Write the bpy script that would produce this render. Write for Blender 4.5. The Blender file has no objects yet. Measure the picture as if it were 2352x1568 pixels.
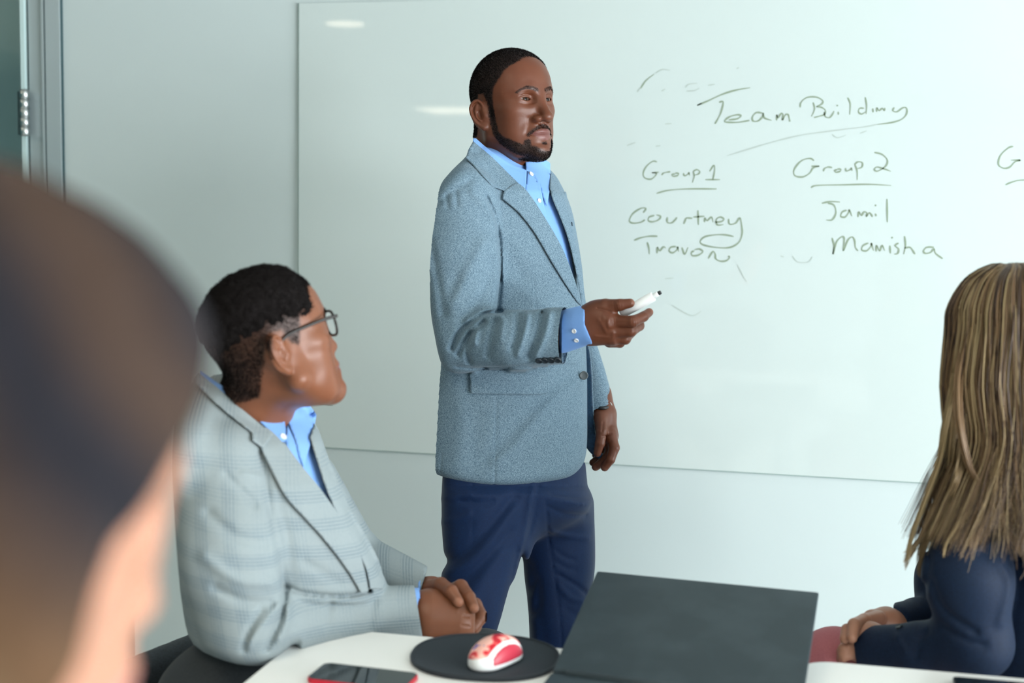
import bpy, math, random
import numpy as np
from mathutils import Vector, Matrix
from mathutils.bvhtree import BVHTree

# ------------------------------------------------------------------ camera
FPX, CX, CY = 3000.0, 1176.0, 784.0
CAM_Z = 1.40
YAW, PITCH, ROLL = math.radians(13.1), math.radians(5.29), 0.017
CAMROT = (Matrix.Rotation(YAW, 3, 'Z') @ Matrix.Rotation(math.pi / 2 - PITCH, 3, 'X') @ Matrix.Rotation(ROLL, 3, 'Z'))
cam_data = bpy.data.cameras.new('camera')
cam = bpy.data.objects.new('camera', cam_data)
bpy.context.scene.collection.objects.link(cam)
cam.matrix_world = Matrix.Translation((0, 0, CAM_Z)) @ CAMROT.to_4x4()
cam_data.sensor_width = 36.0
cam_data.lens = FPX / 2352.0 * 36.0
cam_data.clip_start = 0.05
cam_data.dof.use_dof = True
cam_data.dof.focus_distance = 2.68
cam_data.dof.aperture_fstop = 2.7
bpy.context.scene.camera = cam

# ------------------------------------------------------------------ world, exposure
world = bpy.data.worlds.new('world'); bpy.context.scene.world = world
world.use_nodes = True
bg = world.node_tree.nodes['Background']
bg.inputs[0].default_value = (0.80, 0.92, 1.0, 1); bg.inputs[1].default_value = 1.0
vs = bpy.context.scene.view_settings
vs.view_transform = 'Standard'; vs.look = 'None'; vs.gamma = 1.0; vs.use_curve_mapping = False
vs.exposure = 0.0

def area(name, loc, target, sx, sy, power, col):
    ld = bpy.data.lights.new(name, 'AREA'); ld.shape = 'RECTANGLE'; ld.size = sx; ld.size_y = sy
    ld.energy = power; ld.color = col
    o = bpy.data.objects.new(name, ld); bpy.context.scene.collection.objects.link(o)
    o.location = loc
    o.rotation_euler = (Vector(target) - Vector(loc)).to_track_quat('-Z', 'Y').to_euler()
    return o
area("window_light", (5.50, -0.6, 1.05), (-1, -0.6, 0.85), 5.6, 1.6, 685, (0.95, 0.975, 1.0))
bg.inputs[1].default_value = 1.0
vs.exposure = 0.06

# ------------------------------------------------------------------ geometry helpers
MR = np.array(CAMROT); CL = np.array([0, 0, CAM_Z])
def P(px, py, d):
    """world point seen at photo pixel (px,py) at camera depth d (metres)"""
    return MR @ np.array([(px - CX) / FPX * d, -(py - CY) / FPX * d, -d]) + CL
def proj(A):
    c = (A - CL) @ MR
    d = -c[:, 2]
    return CX + c[:, 0] / d * FPX, CY - c[:, 1] / d * FPX, d
def V3(v): return Vector((float(v[0]), float(v[1]), float(v[2])))

def hash3(i, j, k, s):
    h = (i * 374761393 + j * 668265263 + k * 2147483647 + s * 1274126177) & 0xffffffff
    h = ((h ^ (h >> 13)) * 1274126177) & 0xffffffff
    return ((h ^ (h >> 16)) & 0xffff) / 32767.5 - 1.0
def noise(A, sc, seed=0):
    q = A * sc + 100.0
    i = np.floor(q).astype(np.int64); f = q - i; f = f * f * (3 - 2 * f)
    r = 0
    for a in (0, 1):
        wa = f[:, 0] if a else 1 - f[:, 0]
        for b in (0, 1):
            wb = f[:, 1] if b else 1 - f[:, 1]
            for c in (0, 1):
                wc = f[:, 2] if c else 1 - f[:, 2]
                r = r + wa * wb * wc * hash3(i[:, 0] + a, i[:, 1] + b, i[:, 2] + c, seed)
    return r

def cap(p, a, b, ra, rb=None):
    if rb is None: rb = ra
    a = np.asarray(a, float); b = np.asarray(b, float)
    ab = b - a; t = np.clip(((p - a) @ ab) / max(ab @ ab, 1e-12), 0, 1)
    return np.linalg.norm(p - a - t[:, None] * ab, axis=1) - (ra + (rb - ra) * t)
def chain(p, pts, rs, k=0.0):
    d = None
    for i in range(len(pts) - 1):
        e = cap(p, pts[i], pts[i + 1], rs[i], rs[i + 1])
        d = e if d is None else (smin(d, e, k) if k else np.minimum(d, e))
    return d
def ell(p, c, r, R=None):
    q = p - np.asarray(c, float)
    if R is not None: q = q @ R
    r = np.asarray(r, float)
    k0 = np.linalg.norm(q / r, axis=1); k1 = np.linalg.norm(q / (r * r), axis=1)
    return k0 * (k0 - 1.0) / np.maximum(k1, 1e-9)
def smin(a, b, k):
    h = np.maximum(k - np.abs(a - b), 0) / k
    return np.minimum(a, b) - h * h * k * 0.25
def smax(a, b, k): return -smin(-a, -b, k)
def sub(a, b, k): return smax(a, -b, k)
def sstep(a, b, x):
    t = np.clip((x - a) / (b - a), 0, 1); return t * t * (3 - 2 * t)
def poly2(x, y, pts):
    """signed distance (negative inside) to a closed 2D polygon"""
    pts = np.asarray(pts, float); n = len(pts)
    d = np.full(x.shape, 1e18); s = np.ones(x.shape)
    for i in range(n):
        ax, ay = pts[i]; bx, by = pts[i - 1]
        ex, ey = bx - ax, by - ay; wx, wy = x - ax, y - ay
        t = np.clip((wx * ex + wy * ey) / max(ex * ex + ey * ey, 1e-12), 0, 1)
        dx, dy = wx - ex * t, wy - ey * t
        d = np.minimum(d, dx * dx + dy * dy)
        c1 = y >= ay; c2 = y < by; c3 = ex * wy > ey * wx
        flip = (c1 & c2 & c3) | (~c1 & ~c2 & ~c3)
        s = np.where(flip, -s, s)
    return s * np.sqrt(d)
def line2(x, y, pts):
    d = np.full(x.shape, 1e18)
    for i in range(len(pts) - 1):
        ax, ay = pts[i]; bx, by = pts[i + 1]
        ex, ey = bx - ax, by - ay; wx, wy = x - ax, y - ay
        t = np.clip((wx * ex + wy * ey) / max(ex * ex + ey * ey, 1e-12), 0, 1)
        d = np.minimum(d, (wx - ex * t) ** 2 + (wy - ey * t) ** 2)
    return np.sqrt(d)
def spline(pts, n=6, closed=False):
    """Catmull-Rom through points"""
    pts = [np.asarray(p, float) for p in pts]; out = []
    m = len(pts)
    rng = range(m if closed else m - 1)
    for i in rng:
        g = (lambda j: pts[j % m]) if closed else (lambda j: pts[min(max(j, 0), m - 1)])
        p0, p1, p2, p3 = g(i - 1), g(i), g(i + 1), g(i + 2)
        for k in range(n):
            t = k / n
            out.append(0.5 * ((2 * p1) + (-p0 + p2) * t + (2 * p0 - 5 * p1 + 4 * p2 - p3) * t * t + (-p0 + 3 * p1 - 3 * p2 + p3) * t ** 3))
    if not closed: out.append(pts[-1])
    return out

def sdf_arrays(f, lo, hi, h, B=8, lip=1.5):
    lo = np.asarray(lo, float); hi = np.asarray(hi, float)
    nb = np.ceil((hi - lo) / (h * B)).astype(int)
    bi = np.stack(np.meshgrid(*[np.arange(n) for n in nb], indexing='ij'), -1).reshape(-1, 3)
    cen = lo + (bi * B + (B - 1) / 2) * h
    dc = f(cen)
    act = np.abs(dc) < lip * 0.87 * (B + 1) * h
    G = np.repeat(np.repeat(np.repeat(np.where(dc < 0, -1.0, 1.0).reshape(nb).astype(np.float32), B, 0), B, 1), B, 2)
    off = np.stack(np.meshgrid(*[np.arange(B)] * 3, indexing='ij'), -1).reshape(-1, 3)
    ab = bi[act]
    CH = 400
    for s in range(0, len(ab), CH):
        idx = (ab[s:s + CH, None, :] * B + off[None]).reshape(-1, 3)
        G[idx[:, 0], idx[:, 1], idx[:, 2]] = f(lo + idx * h)
    S = G < 0
    c = S[:-1, :-1, :-1]
    anyv = c.copy(); allv = c.copy()
    cs = [(i, j, k) for i in (0, 1) for j in (0, 1) for k in (0, 1)]
    sh = [n - 1 for n in S.shape]
    for i, j, k in cs[1:]:
        v = S[i:i + sh[0], j:j + sh[1], k:k + sh[2]]
        anyv |= v; allv &= v
    cells = np.argwhere(anyv & ~allv)
    cv = np.stack([G[cells[:, 0] + i, cells[:, 1] + j, cells[:, 2] + k] for i, j, k in cs], 1)
    ca = np.array(cs, float); acc = np.zeros((len(cells), 3)); cnt = np.zeros(len(cells))
    for a in range(8):
        for b in range(a + 1, 8):
            if np.abs(ca[a] - ca[b]).sum() == 1:
                m = (cv[:, a] < 0) != (cv[:, b] < 0)
                t = cv[m, a] / (cv[m, a] - cv[m, b])
                acc[m] += ca[a] + t[:, None] * (ca[b] - ca[a]); cnt[m] += 1
    vert = lo + (cells + acc / cnt[:, None]) * h
    ID = np.full(sh, -1, np.int64); ID[cells[:, 0], cells[:, 1], cells[:, 2]] = np.arange(len(cells))
    quads = []
    for ax in range(3):
        o = [0, 0, 0]; o[ax] = 1
        A = S[:S.shape[0] - o[0], :S.shape[1] - o[1], :S.shape[2] - o[2]]
        Bv = S[o[0]:, o[1]:, o[2]:]
        e = np.argwhere(A != Bv)
        u, w = (ax + 1) % 3, (ax + 2) % 3
        e = e[(e[:, u] > 0) & (e[:, w] > 0) & (e[:, u] < sh[u]) & (e[:, w] < sh[w])]
        inside = A[e[:, 0], e[:, 1], e[:, 2]]
        du = np.zeros(3, int); du[u] = 1; dw = np.zeros(3, int); dw[w] = 1
        q = [ID[tuple((e - a * du - b * dw).T)] for a, b in ((1, 1), (0, 1), (0, 0), (1, 0))]
        q = np.stack(q, 1)
        q[~inside] = q[~inside][:, ::-1]
        quads.append(q)
    Q = np.concatenate(quads)
    return vert, Q[(Q >= 0).all(1)]

def new_mesh(name, vert, faces, smooth=True):
    me = bpy.data.meshes.new(name)
    faces = np.asarray(faces)
    me.vertices.add(len(vert)); me.vertices.foreach_set('co', np.asarray(vert, np.float32).ravel())
    k = faces.shape[1]
    me.loops.add(faces.size); me.loops.foreach_set('vertex_index', faces.astype(np.int32).ravel())
    me.polygons.add(len(faces))
    me.polygons.foreach_set('loop_start', (np.arange(len(faces)) * k).astype(np.int32))
    me.polygons.foreach_set('loop_total', np.full(len(faces), k, np.int32))
    me.polygons.foreach_set('use_smooth', np.full(len(faces), smooth))
    me.update(); me.validate()
    return me
def merge(parts):
    """join several (vert, faces) arrays with the same face size"""
    vs_, fs_, o = [], [], 0
    for v, q in parts:
        vs_.append(v); fs_.append(np.asarray(q) + o); o += len(v)
    return np.concatenate(vs_), np.concatenate(fs_)
def vcol(me, name, arr):
    a = me.color_attributes.new(name, 'FLOAT_COLOR', 'POINT')
    arr = np.asarray(arr, np.float32)
    full = np.ones((len(me.vertices), 4), np.float32); full[:, :arr.shape[1]] = arr
    a.data.foreach_set('color', full.ravel())

COL = bpy.context.scene.collection
def link(name, me, mat=None, parent=None, label=None, cat=None, group=None, kind=None):
    o = bpy.data.objects.new(name, me); COL.objects.link(o)
    if mat is not None and me is not None: me.materials.append(mat)
    if parent is not None:
        o.parent = parent; o.matrix_parent_inverse = parent.matrix_world.inverted()
    if label: o['label'] = label
    if cat: o['category'] = cat
    if group: o['group'] = group
    if kind: o['kind'] = kind
    return o
def empty(name, loc, label, cat, group=None, rz=0.0):
    o = bpy.data.objects.new(name, None); COL.objects.link(o)
    o.empty_display_size = 0.1
    o.matrix_world = Matrix.Translation(V3(loc)) @ Matrix.Rotation(rz, 4, 'Z')
    o['label'] = label; o['category'] = cat
    if group: o['group'] = group
    bpy.context.view_layer.update()
    return o
def world_obj(name, vert, faces, mat, parent=None, smooth=True, **kw):
    """mesh given in world coordinates, stored relative to parent"""
    vert = np.asarray(vert, float)
    me = new_mesh(name, vert, faces, smooth)
    return link(name, me, mat, parent, **kw)

def box_arrays(lo, hi):
    x0, y0, z0 = lo; x1, y1, z1 = hi
    v = np.array([(x0, y0, z0), (x1, y0, z0), (x1, y1, z0), (x0, y1, z0), (x0, y0, z1), (x1, y0, z1), (x1, y1, z1), (x0, y1, z1)], float)
    f = np.array([(0, 3, 2, 1), (4, 5, 6, 7), (0, 1, 5, 4), (1, 2, 6, 5), (2, 3, 7, 6), (3, 0, 4, 7)])
    return v, f
def bevel(o, w, seg=2):
    m = o.modifiers.new('bevel', 'BEVEL'); m.width = w; m.segments = seg; m.limit_method = 'ANGLE'
    return o
def box(name, lo, hi, mat, parent=None, bev=0.0, **kw):
    v, f = box_arrays(lo, hi)
    o = world_obj(name, v, f, mat, parent, smooth=False, **kw)
    if bev: bevel(o, bev)
    return o
def prism_arrays(outline, z0, z1):
    """closed outline (x,y) extruded in z -> quads only via centre fan with degenerate-free quads"""
    o = np.asarray(outline, float); n = len(o)
    return o, n
def prism(name, outline, z0, z1, mat, parent=None, M=None, bev=0.0, smooth=False, **kw):
    n = len(outline)
    verts = [(x, y, z0) for x, y in outline] + [(x, y, z1) for x, y in outline]
    faces = [list(range(n))[::-1], list(range(n, 2 * n))] + [[i, (i + 1) % n, n + (i + 1) % n, n + i] for i in range(n)]
    me = bpy.data.meshes.new(name); me.from_pydata(verts, [], faces)
    if M is not None: me.transform(M)
    me.update()
    o = link(name, me, mat, parent, **kw)
    if bev: bevel(o, bev, 3)
    return o
def rrect(x0, y0, x1, y1, r, n=8):
    out = []
    for cx, cy, a0 in ((x1 - r, y1 - r, 0), (x0 + r, y1 - r, 90), (x0 + r, y0 + r, 180), (x1 - r, y0 + r, 270)):
        for i in range(n + 1):
            a = math.radians(a0 + 90 * i / n); out.append((cx + r * math.cos(a), cy + r * math.sin(a)))
    return out
def frame_from(dirv, up=(0, 0, 1)):
    d = Vector(dirv).normalized(); u = Vector(up)
    x = u.cross(d)
    if x.length < 1e-4: x = Vector((1, 0, 0))
    x.normalize(); y = d.cross(x)
    return x, y, d
def tube_arrays(pts, rs, n=8, close=True):
    pts = [np.asarray(p, float) for p in pts]
    if not hasattr(rs, '__len__'): rs = [rs] * len(pts)
    V = []; F = []
    prev = None
    for i, p in enumerate(pts):
        t = pts[min(i + 1, len(pts) - 1)] - pts[max(i - 1, 0)]; t = t / (np.linalg.norm(t) + 1e-12)
        if prev is None:
            a = np.array([0, 0, 1.0]) if abs(t[2]) < 0.9 else np.array([1.0, 0, 0])
            x = np.cross(a, t); x /= np.linalg.norm(x)
        else:
            x = prev - t * (prev @ t); x /= np.linalg.norm(x)
        prev = x; y = np.cross(t, x)
        for k in range(n):
            a = 2 * math.pi * k / n
            V.append(p + rs[i] * (math.cos(a) * x + math.sin(a) * y))
    m = len(pts)
    for i in range(m - 1):
        for k in range(n):
            F.append((i * n + k, i * n + (k + 1) % n, (i + 1) * n + (k + 1) % n, (i + 1) * n + k))
    if close:
        for b, fl in ((0, True), (m - 1, False)):
            V.append(pts[b]); c = len(V) - 1
            for k in range(0, n, 2):
                q = (b * n + k, b * n + (k + 1) % n, b * n + (k + 2) % n, c)
                F.append(q[::-1] if fl else q)
    return np.array(V), np.array(F)
def bvh_of(o):
    me = o.data
    n = len(me.vertices); co = np.empty(n * 3, np.float32); me.vertices.foreach_get('co', co)
    W = o.matrix_world
    fs_ = [tuple(p.vertices) for p in me.polygons]
    return BVHTree.FromPolygons([tuple(c) for c in co.reshape(-1, 3)], fs_)
def tree_of(v, q): return BVHTree.FromPolygons([tuple(c) for c in v], [tuple(int(i) for i in f) for f in q])

def drape(poly, tree, off, th, step=4.0, maxd=None, offfn=None, fallback=None):
    """cloth panel: photo-space outline laid on a surface; returns arrays of a solid sheet of thickness th"""
    poly = np.asarray(poly, float)
    x0, y0 = poly.min(0) - step; x1, y1 = poly.max(0) + step
    xs = np.arange(x0, x1 + step, step); ys = np.arange(y0, y1 + step, step)
    gx, gy = np.meshgrid(xs, ys, indexing='ij')
    sd = poly2(gx.ravel(), gy.ravel(), poly).reshape(gx.shape)
    # cells whose centre is inside, vertices snapped to the outline
    cxm = (gx[:-1, :-1] + gx[1:, 1:]) / 2; cym = (gy[:-1, :-1] + gy[1:, 1:]) / 2
    cin = poly2(cxm.ravel(), cym.ravel(), poly).reshape(cxm.shape) < 0
    used = {}
    faces = []
    PX = []
    def vid(i, j):
        if (i, j) not in used:
            x, y = gx[i, j], gy[i, j]
            used[(i, j)] = len(PX)
            PX.append([x, y, i, j])
        return used[(i, j)]
    for i, j in np.argwhere(cin):
        faces.append((vid(i, j), vid(i + 1, j), vid(i + 1, j + 1), vid(i, j + 1)))
    PX = np.array(PX, float)
    # boundary vertices: those not surrounded by 4 faces
    cnt = np.zeros(len(PX), int)
    for f in faces:
        for v in f: cnt[v] += 1
    bnd = cnt < 4
    n = len(poly)
    for v in np.where(bnd)[0]:
        x, y = PX[v, 0], PX[v, 1]; best = None
        for i in range(n):
            a = poly[i - 1]; b = poly[i]; ab = b - a
            t = min(max(((x - a[0]) * ab[0] + (y - a[1]) * ab[1]) / max(ab @ ab, 1e-9), 0), 1)
            q = a + t * ab; dd = (q[0] - x) ** 2 + (q[1] - y) ** 2
            if best is None or dd < best[0]: best = (dd, q)
        PX[v, :2] = best[1]
    o = V3(CL); front = []
    last = fallback
    deps = []
    for x, y, _, _ in PX:
        t = P(x, y, 1.0) - CL; dv = V3(t); L = dv.length
        hit = tree.ray_cast(o, dv.normalized())
        deps.append(None if hit[0] is None else hit[3] / L)
    good = [d for d in deps if d is not None]
    med = float(np.median(good)) if good else fallback
    D = np.array([(med if d is None else d) for d in deps])
    ok = np.array([d is not None and (maxd is None or abs(d - med) < maxd) for d in deps])
    if not ok.all() and ok.any():
        gi = np.where(ok)[0]
        for v in np.where(~ok)[0]:
            k = gi[np.argmin((PX[gi, 0] - PX[v, 0]) ** 2 + (PX[gi, 1] - PX[v, 1]) ** 2)]
            D[v] = D[k]
    # light smoothing of depth
    nb = [[] for _ in PX]
    for f in faces:
        for a in range(4): nb[f[a]].append(f[(a + 1) % 4]); nb[f[(a + 1) % 4]].append(f[a])
    for _ in range(2):
        D = np.array([0.5 * D[i] + 0.5 * np.mean([D[j] for j in nb[i]]) for i in range(len(D))])
    ov = np.full(len(PX), off) if offfn is None else np.array([offfn(x, y) for x, y in PX[:, :2]])
    F_ = np.array([P(x, y, d - q - th) for (x, y), d, q in zip(PX[:, :2], D, ov)])
    B_ = np.array([P(x, y, d - q + 0.0005) for (x, y), d, q in zip(PX[:, :2], D, ov)])
    m = len(PX); Q = []
    ed = {}
    for f in faces:
        Q.append(f); Q.append(tuple(v + m for v in f[::-1]))
        for a in range(4):
            e = (f[a], f[(a + 1) % 4]); ed[e] = ed.get(e, 0) + 1
    for (a, b) in list(ed):
        if (b, a) not in ed: Q.append((b, a, a + m, b + m))
    return np.concatenate([F_, B_]), np.array(Q)

# ------------------------------------------------------------------ material helpers
def mat(name, col=(0.8, 0.8, 0.8), rough=0.5, metal=0.0, spec=0.5, **kw):
    m = bpy.data.materials.new(name); m.use_nodes = True
    b = m.node_tree.nodes['Principled BSDF']
    b.inputs['Base Color'].default_value = (*col, 1); b.inputs['Roughness'].default_value = rough
    b.inputs['Metallic'].default_value = metal; b.inputs['Specular IOR Level'].default_value = spec
    for k, v in kw.items(): b.inputs[k.replace('_', ' ')].default_value = v
    return m
class NT:
    def __init__(s, m): s.m = m; s.t = m.node_tree; s.b = s.t.nodes['Principled BSDF']
    def n(s, ty, **kw):
        nd = s.t.nodes.new(ty)
        for k, v in kw.items():
            if hasattr(nd, k) and not k.startswith('i_'): setattr(nd, k, v)
        return nd
    def l(s, a, b): s.t.links.new(a, b)
    def coord(s, scale=(1, 1, 1), rot=(0, 0, 0)):
        c = s.n('ShaderNodeTexCoord'); mp = s.n('ShaderNodeMapping')
        mp.inputs['Scale'].default_value = scale; mp.inputs['Rotation'].default_value = rot
        s.l(c.outputs['Object'], mp.inputs['Vector']); return mp.outputs[0]
    def noise(s, vec, sc, det=2.0, rough=0.5):
        n = s.n('ShaderNodeTexNoise'); n.inputs['Scale'].default_value = sc; n.inputs['Detail'].default_value = det
        n.inputs['Roughness'].default_value = rough
        if vec is not None: s.l(vec, n.inputs['Vector'])
        return n.outputs['Fac']
    def ramp(s, fac, stops):
        r = s.n('ShaderNodeValToRGB'); e = r.color_ramp.elements
        while len(e) < len(stops): e.new(0.5)
        for el, (p, c) in zip(e, stops): el.position = p; el.color = (*c, 1)
        s.l(fac, r.inputs[0]); return r.outputs[0]
    def mix(s, fac, a, b, mode='MIX'):
        m = s.n('ShaderNodeMix', data_type='RGBA', blend_type=mode)
        for inp, v in ((m.inputs[0], fac), (m.inputs[6], a), (m.inputs[7], b)):
            if hasattr(v, 'is_output') or isinstance(v, bpy.types.NodeSocket): s.l(v, inp)
            elif isinstance(v, (int, float)): inp.default_value = v
            else: inp.default_value = (*v, 1)
        return m.outputs[2]
    def math(s, op, a, b=0.0, c=0.0):
        m = s.n('ShaderNodeMath', operation=op)
        for inp, v in zip(m.inputs, (a, b, c)):
            if isinstance(v, bpy.types.NodeSocket): s.l(v, inp)
            else: inp.default_value = v
        return m.outputs[0]
    def attr(s, name):
        a = s.n('ShaderNodeAttribute'); a.attribute_name = name; return a
    def color(s, c): s.l(c, s.b.inputs['Base Color'])
    def bump(s, h, st=0.3, dist=0.001):
        b = s.n('ShaderNodeBump'); b.inputs['Strength'].default_value = st; b.inputs['Distance'].default_value = dist
        s.l(h, b.inputs['Height']); s.l(b.outputs[0], s.b.inputs['Normal']); return b

# ------------------------------------------------------------------ materials
def skin_mat(name, col, dark, lip, hairc=(0.012, 0.010, 0.010), sss=0.10, rough=0.40):
    m = mat(name, col, rough, spec=0.36)
    t = NT(m); vec = t.coord()
    n1 = t.noise(vec, 28, 4); n2 = t.noise(vec, 900, 2); n3 = t.noise(vec, 7, 2)
    c = t.mix(t.math('MULTIPLY', n1, 0.55), col, dark)
    c = t.mix(t.math('MULTIPLY', n3, 0.25), c, tuple(x * 1.25 for x in col))
    a = t.attr('mask'); sp = t.n('ShaderNodeSeparateColor'); t.l(a.outputs['Color'], sp.inputs[0])
    c = t.mix(sp.outputs[0], c, lip)
    hn = t.ramp(t.noise(vec, 1300, 2), [(0.35, (0, 0, 0)), (0.65, (1, 1, 1))])
    hm = t.math('MULTIPLY', sp.outputs[1], 1.0)
    c = t.mix(hm, c, hairc)
    c = t.mix(t.math('MULTIPLY', sp.outputs[2], 0.8), c, tuple(min(1, x * 1.55 + 0.03) for x in col))
    t.color(c)
    t.b.inputs['Subsurface Weight'].default_value = sss
    t.b.inputs['Subsurface Radius'].default_value = (0.012, 0.004, 0.002)
    t.b.inputs['Subsurface Scale'].default_value = 0.5
    h = t.math('ADD', t.math('MULTIPLY', n2, 0.5), t.math('MULTIPLY', t.noise(vec, 260, 3), 0.8))
    t.bump(h, 0.2, 0.0006)
    return m
def fabric_mat(name, ca, cb, scale=700, rough=0.85, contrast=(0.38, 0.62), bump=0.5, sheen=0.2, stretch=(1, 1, 1)):
    m = mat(name, ca, rough, spec=0.25)
    t = NT(m)
    v1 = t.coord((scale * 0.30, scale * 0.30, scale * 1.6)); v2 = t.coord((scale * 1.5, scale * 1.5, scale * 0.28)); v3 = t.coord()
    a = t.noise(v1, 1.0, 2); b = t.noise(v2, 1.0, 2); c3 = t.noise(v3, scale * 0.35, 2)
    s = t.math('ADD', t.math('MULTIPLY', a, 0.42), t.math('ADD', t.math('MULTIPLY', b, 0.34), t.math('MULTIPLY', c3, 0.24)))
    c = t.ramp(s, [(contrast[0], cb), (contrast[1], ca)])
    t.color(c); t.bump(s, bump, 0.0008)
    t.b.inputs['Sheen Weight'].default_value = sheen * .5
    t.b.inputs['Sheen Roughness'].default_value = 0.4
    return m
M = {}
M['skin_man'] = skin_mat('brown skin', (0.135, 0.042, 0.019), (0.062, 0.017, 0.008), (0.155, 0.058, 0.050))
M['hair_black'] = mat('black hair', (0.009, 0.0075, 0.0075), 0.85, spec=0.08)
M['eye'] = mat('eye', (0.7, 0.65, 0.6), 0.16, spec=0.14)
_t = NT(M['eye']); _t.color(_t.attr('mask').outputs['Color'])

M['blazer'] = fabric_mat('heathered grey blue cloth', (0.265, 0.375, 0.45), (0.020, 0.060, 0.105), 1150, contrast=(0.36, 0.64))
M['lining'] = fabric_mat('navy lining', (0.012, 0.05, 0.10), (0.006, 0.022, 0.05), 600, rough=0.6)
M['navy_wool'] = fabric_mat('navy wool', (0.004, 0.024, 0.085), (0.002, 0.011, 0.045), 900, rough=0.7, contrast=(0.3, 0.7), bump=0.2)
M['blue_shirt'] = fabric_mat('light blue shirt cotton', (0.22, 0.42, 0.80), (0.16, 0.33, 0.72), 1500, rough=0.7, contrast=(0.2, 0.8), bump=0.15)
M['button_dark'] = mat('dark button', (0.012, 0.02, 0.028), 0.35)
M['button_grey'] = mat('grey horn button', (0.10, 0.12, 0.13), 0.35)
M['button_pearl'] = mat('pearl button', (0.75, 0.78, 0.80), 0.25)
M['thread'] = mat('dark seam thread', (0.02, 0.04, 0.06), 0.9)
M['white_plastic'] = mat('white plastic', (0.85, 0.88, 0.88), 0.3)
M['black_plastic'] = mat('black plastic', (0.012, 0.014, 0.016), 0.4)
M['steel'] = mat('brushed steel', (0.55, 0.58, 0.58), 0.28, metal=1.0)

# ------------------------------------------------------------------ the room
def paint(name, col, rough=0.6, spec=0.3, rel=0.02):
    m = mat(name, col, rough, spec=spec); t = NT(m); v = t.coord()
    n = t.noise(v, 3.0, 3); t.color(t.mix(t.math('MULTIPLY', n, 0.10), col, tuple(c * 0.9 for c in col)))
    t.bump(t.noise(v, 420, 3), rel, 0.0008); return m
M['wall'] = paint('painted wall', (0.58, 0.67, 0.67), 0.55)
M['ceiling'] = paint('white ceiling', (0.66, 0.68, 0.66), 0.8)
M['carpet'] = paint('pale grey floor', (0.62, 0.63, 0.62), 0.5, 0.3, 0.1)
M['alu'] = mat('anodised aluminium frame', (0.42, 0.50, 0.52), 0.38, metal=0.25)
M['alu_dark'] = mat('dark frame joint', (0.03, 0.075, 0.085), 0.5)
M['teal_wall'] = paint('teal corridor wall', (0.03, 0.14, 0.16), 0.6)
M['green_wall'] = paint('pale green corridor wall', (0.32, 0.48, 0.42), 0.6)
g = mat('board glass', (0.60, 0.685, 0.67), 0.02, spec=0.45)
t = NT(g); v = t.coord(); n = t.noise(v, 4.0, 4, 0.6)
t.color(t.mix(t.math('MULTIPLY', n, 0.12), (0.60, 0.685, 0.67), (0.56, 0.665, 0.66)))
M['board'] = g
M['board_edge'] = mat('green glass edge', (0.16, 0.30, 0.26), 0.15)
gl = mat('clear glass', (0.80, 0.93, 0.92), 0.02, spec=0.5); gl.node_tree.nodes['Principled BSDF'].inputs['Transmission Weight'].default_value = 1.0
gl.node_tree.nodes['Principled BSDF'].inputs['IOR'].default_value = 1.45
M['glass'] = gl
YW = 3.4080; XL, XR, YB, ZC = -6.0, 5.6, -8.0, 2.60
S = 'structure'
box('floor', (XL - .1, YB - .1, -0.1), (XR + .1, 5.6, 0.0), M['carpet'], kind=S)
box('ceiling', (XL - .1, YB - .1, ZC), (XR + .1, 5.6, ZC + 0.1), M['ceiling'], kind=S)
box('wall_back', (-2.130, YW, 0), (XR + .1, YW + .12, ZC), M['wall'], kind=S)
box('wall_front', (XL - .1, YB - .1, 0), (XR + .1, YB, ZC), M['wall'], kind=S)
box('wall_left', (XL - .1, YB, 0), (XL, 5.6, ZC), M['teal_wall'], kind=S)
box('wall_corridor', (XL, 5.5, 0), (XR + .1, 5.6, ZC), M['green_wall'], kind=S)
# right wall: a run of windows above a low sill
box('wall_right', (XR, YB, 0), (XR + .1, 5.5, 0.25), M['wall'], kind=S)
box('wall_right_head', (XR, YB, 2.50), (XR + .1, 5.5, ZC), M['wall'], kind=S)
box('wall_right_pier', (XR, YB, 0.25), (XR + .1, -4.95, 2.50), M['wall'], kind=S)
box('wall_right_end', (XR, 3.42, 0.25), (XR + .1, 5.5, 2.50), M['wall'], kind=S)
for k, y0 in enumerate((1.75, 0.075, -1.6, -3.275, -4.95)):
    w = empty('window_%d' % (k + 1), (XR, y0, 0.25), 'tall window with grey frame in the right wall', 'window'); w['kind'] = S
    for q in range(2):
        box('window_frame', (XR + .01, y0 + q * 1.625, .25), (XR + .08, y0 + .05 + q * 1.625, 2.5), M['alu'], w)
        box('window_frame', (XR + .01, y0 + .05, .25 + q * 2.2), (XR + .08, y0 + 1.625, .30 + q * 2.2), M['alu'], w)
    box('pane', (XR + .04, y0 + .05, .30), (XR + .046, y0 + 1.625, 2.45), M['glass'], w)
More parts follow.
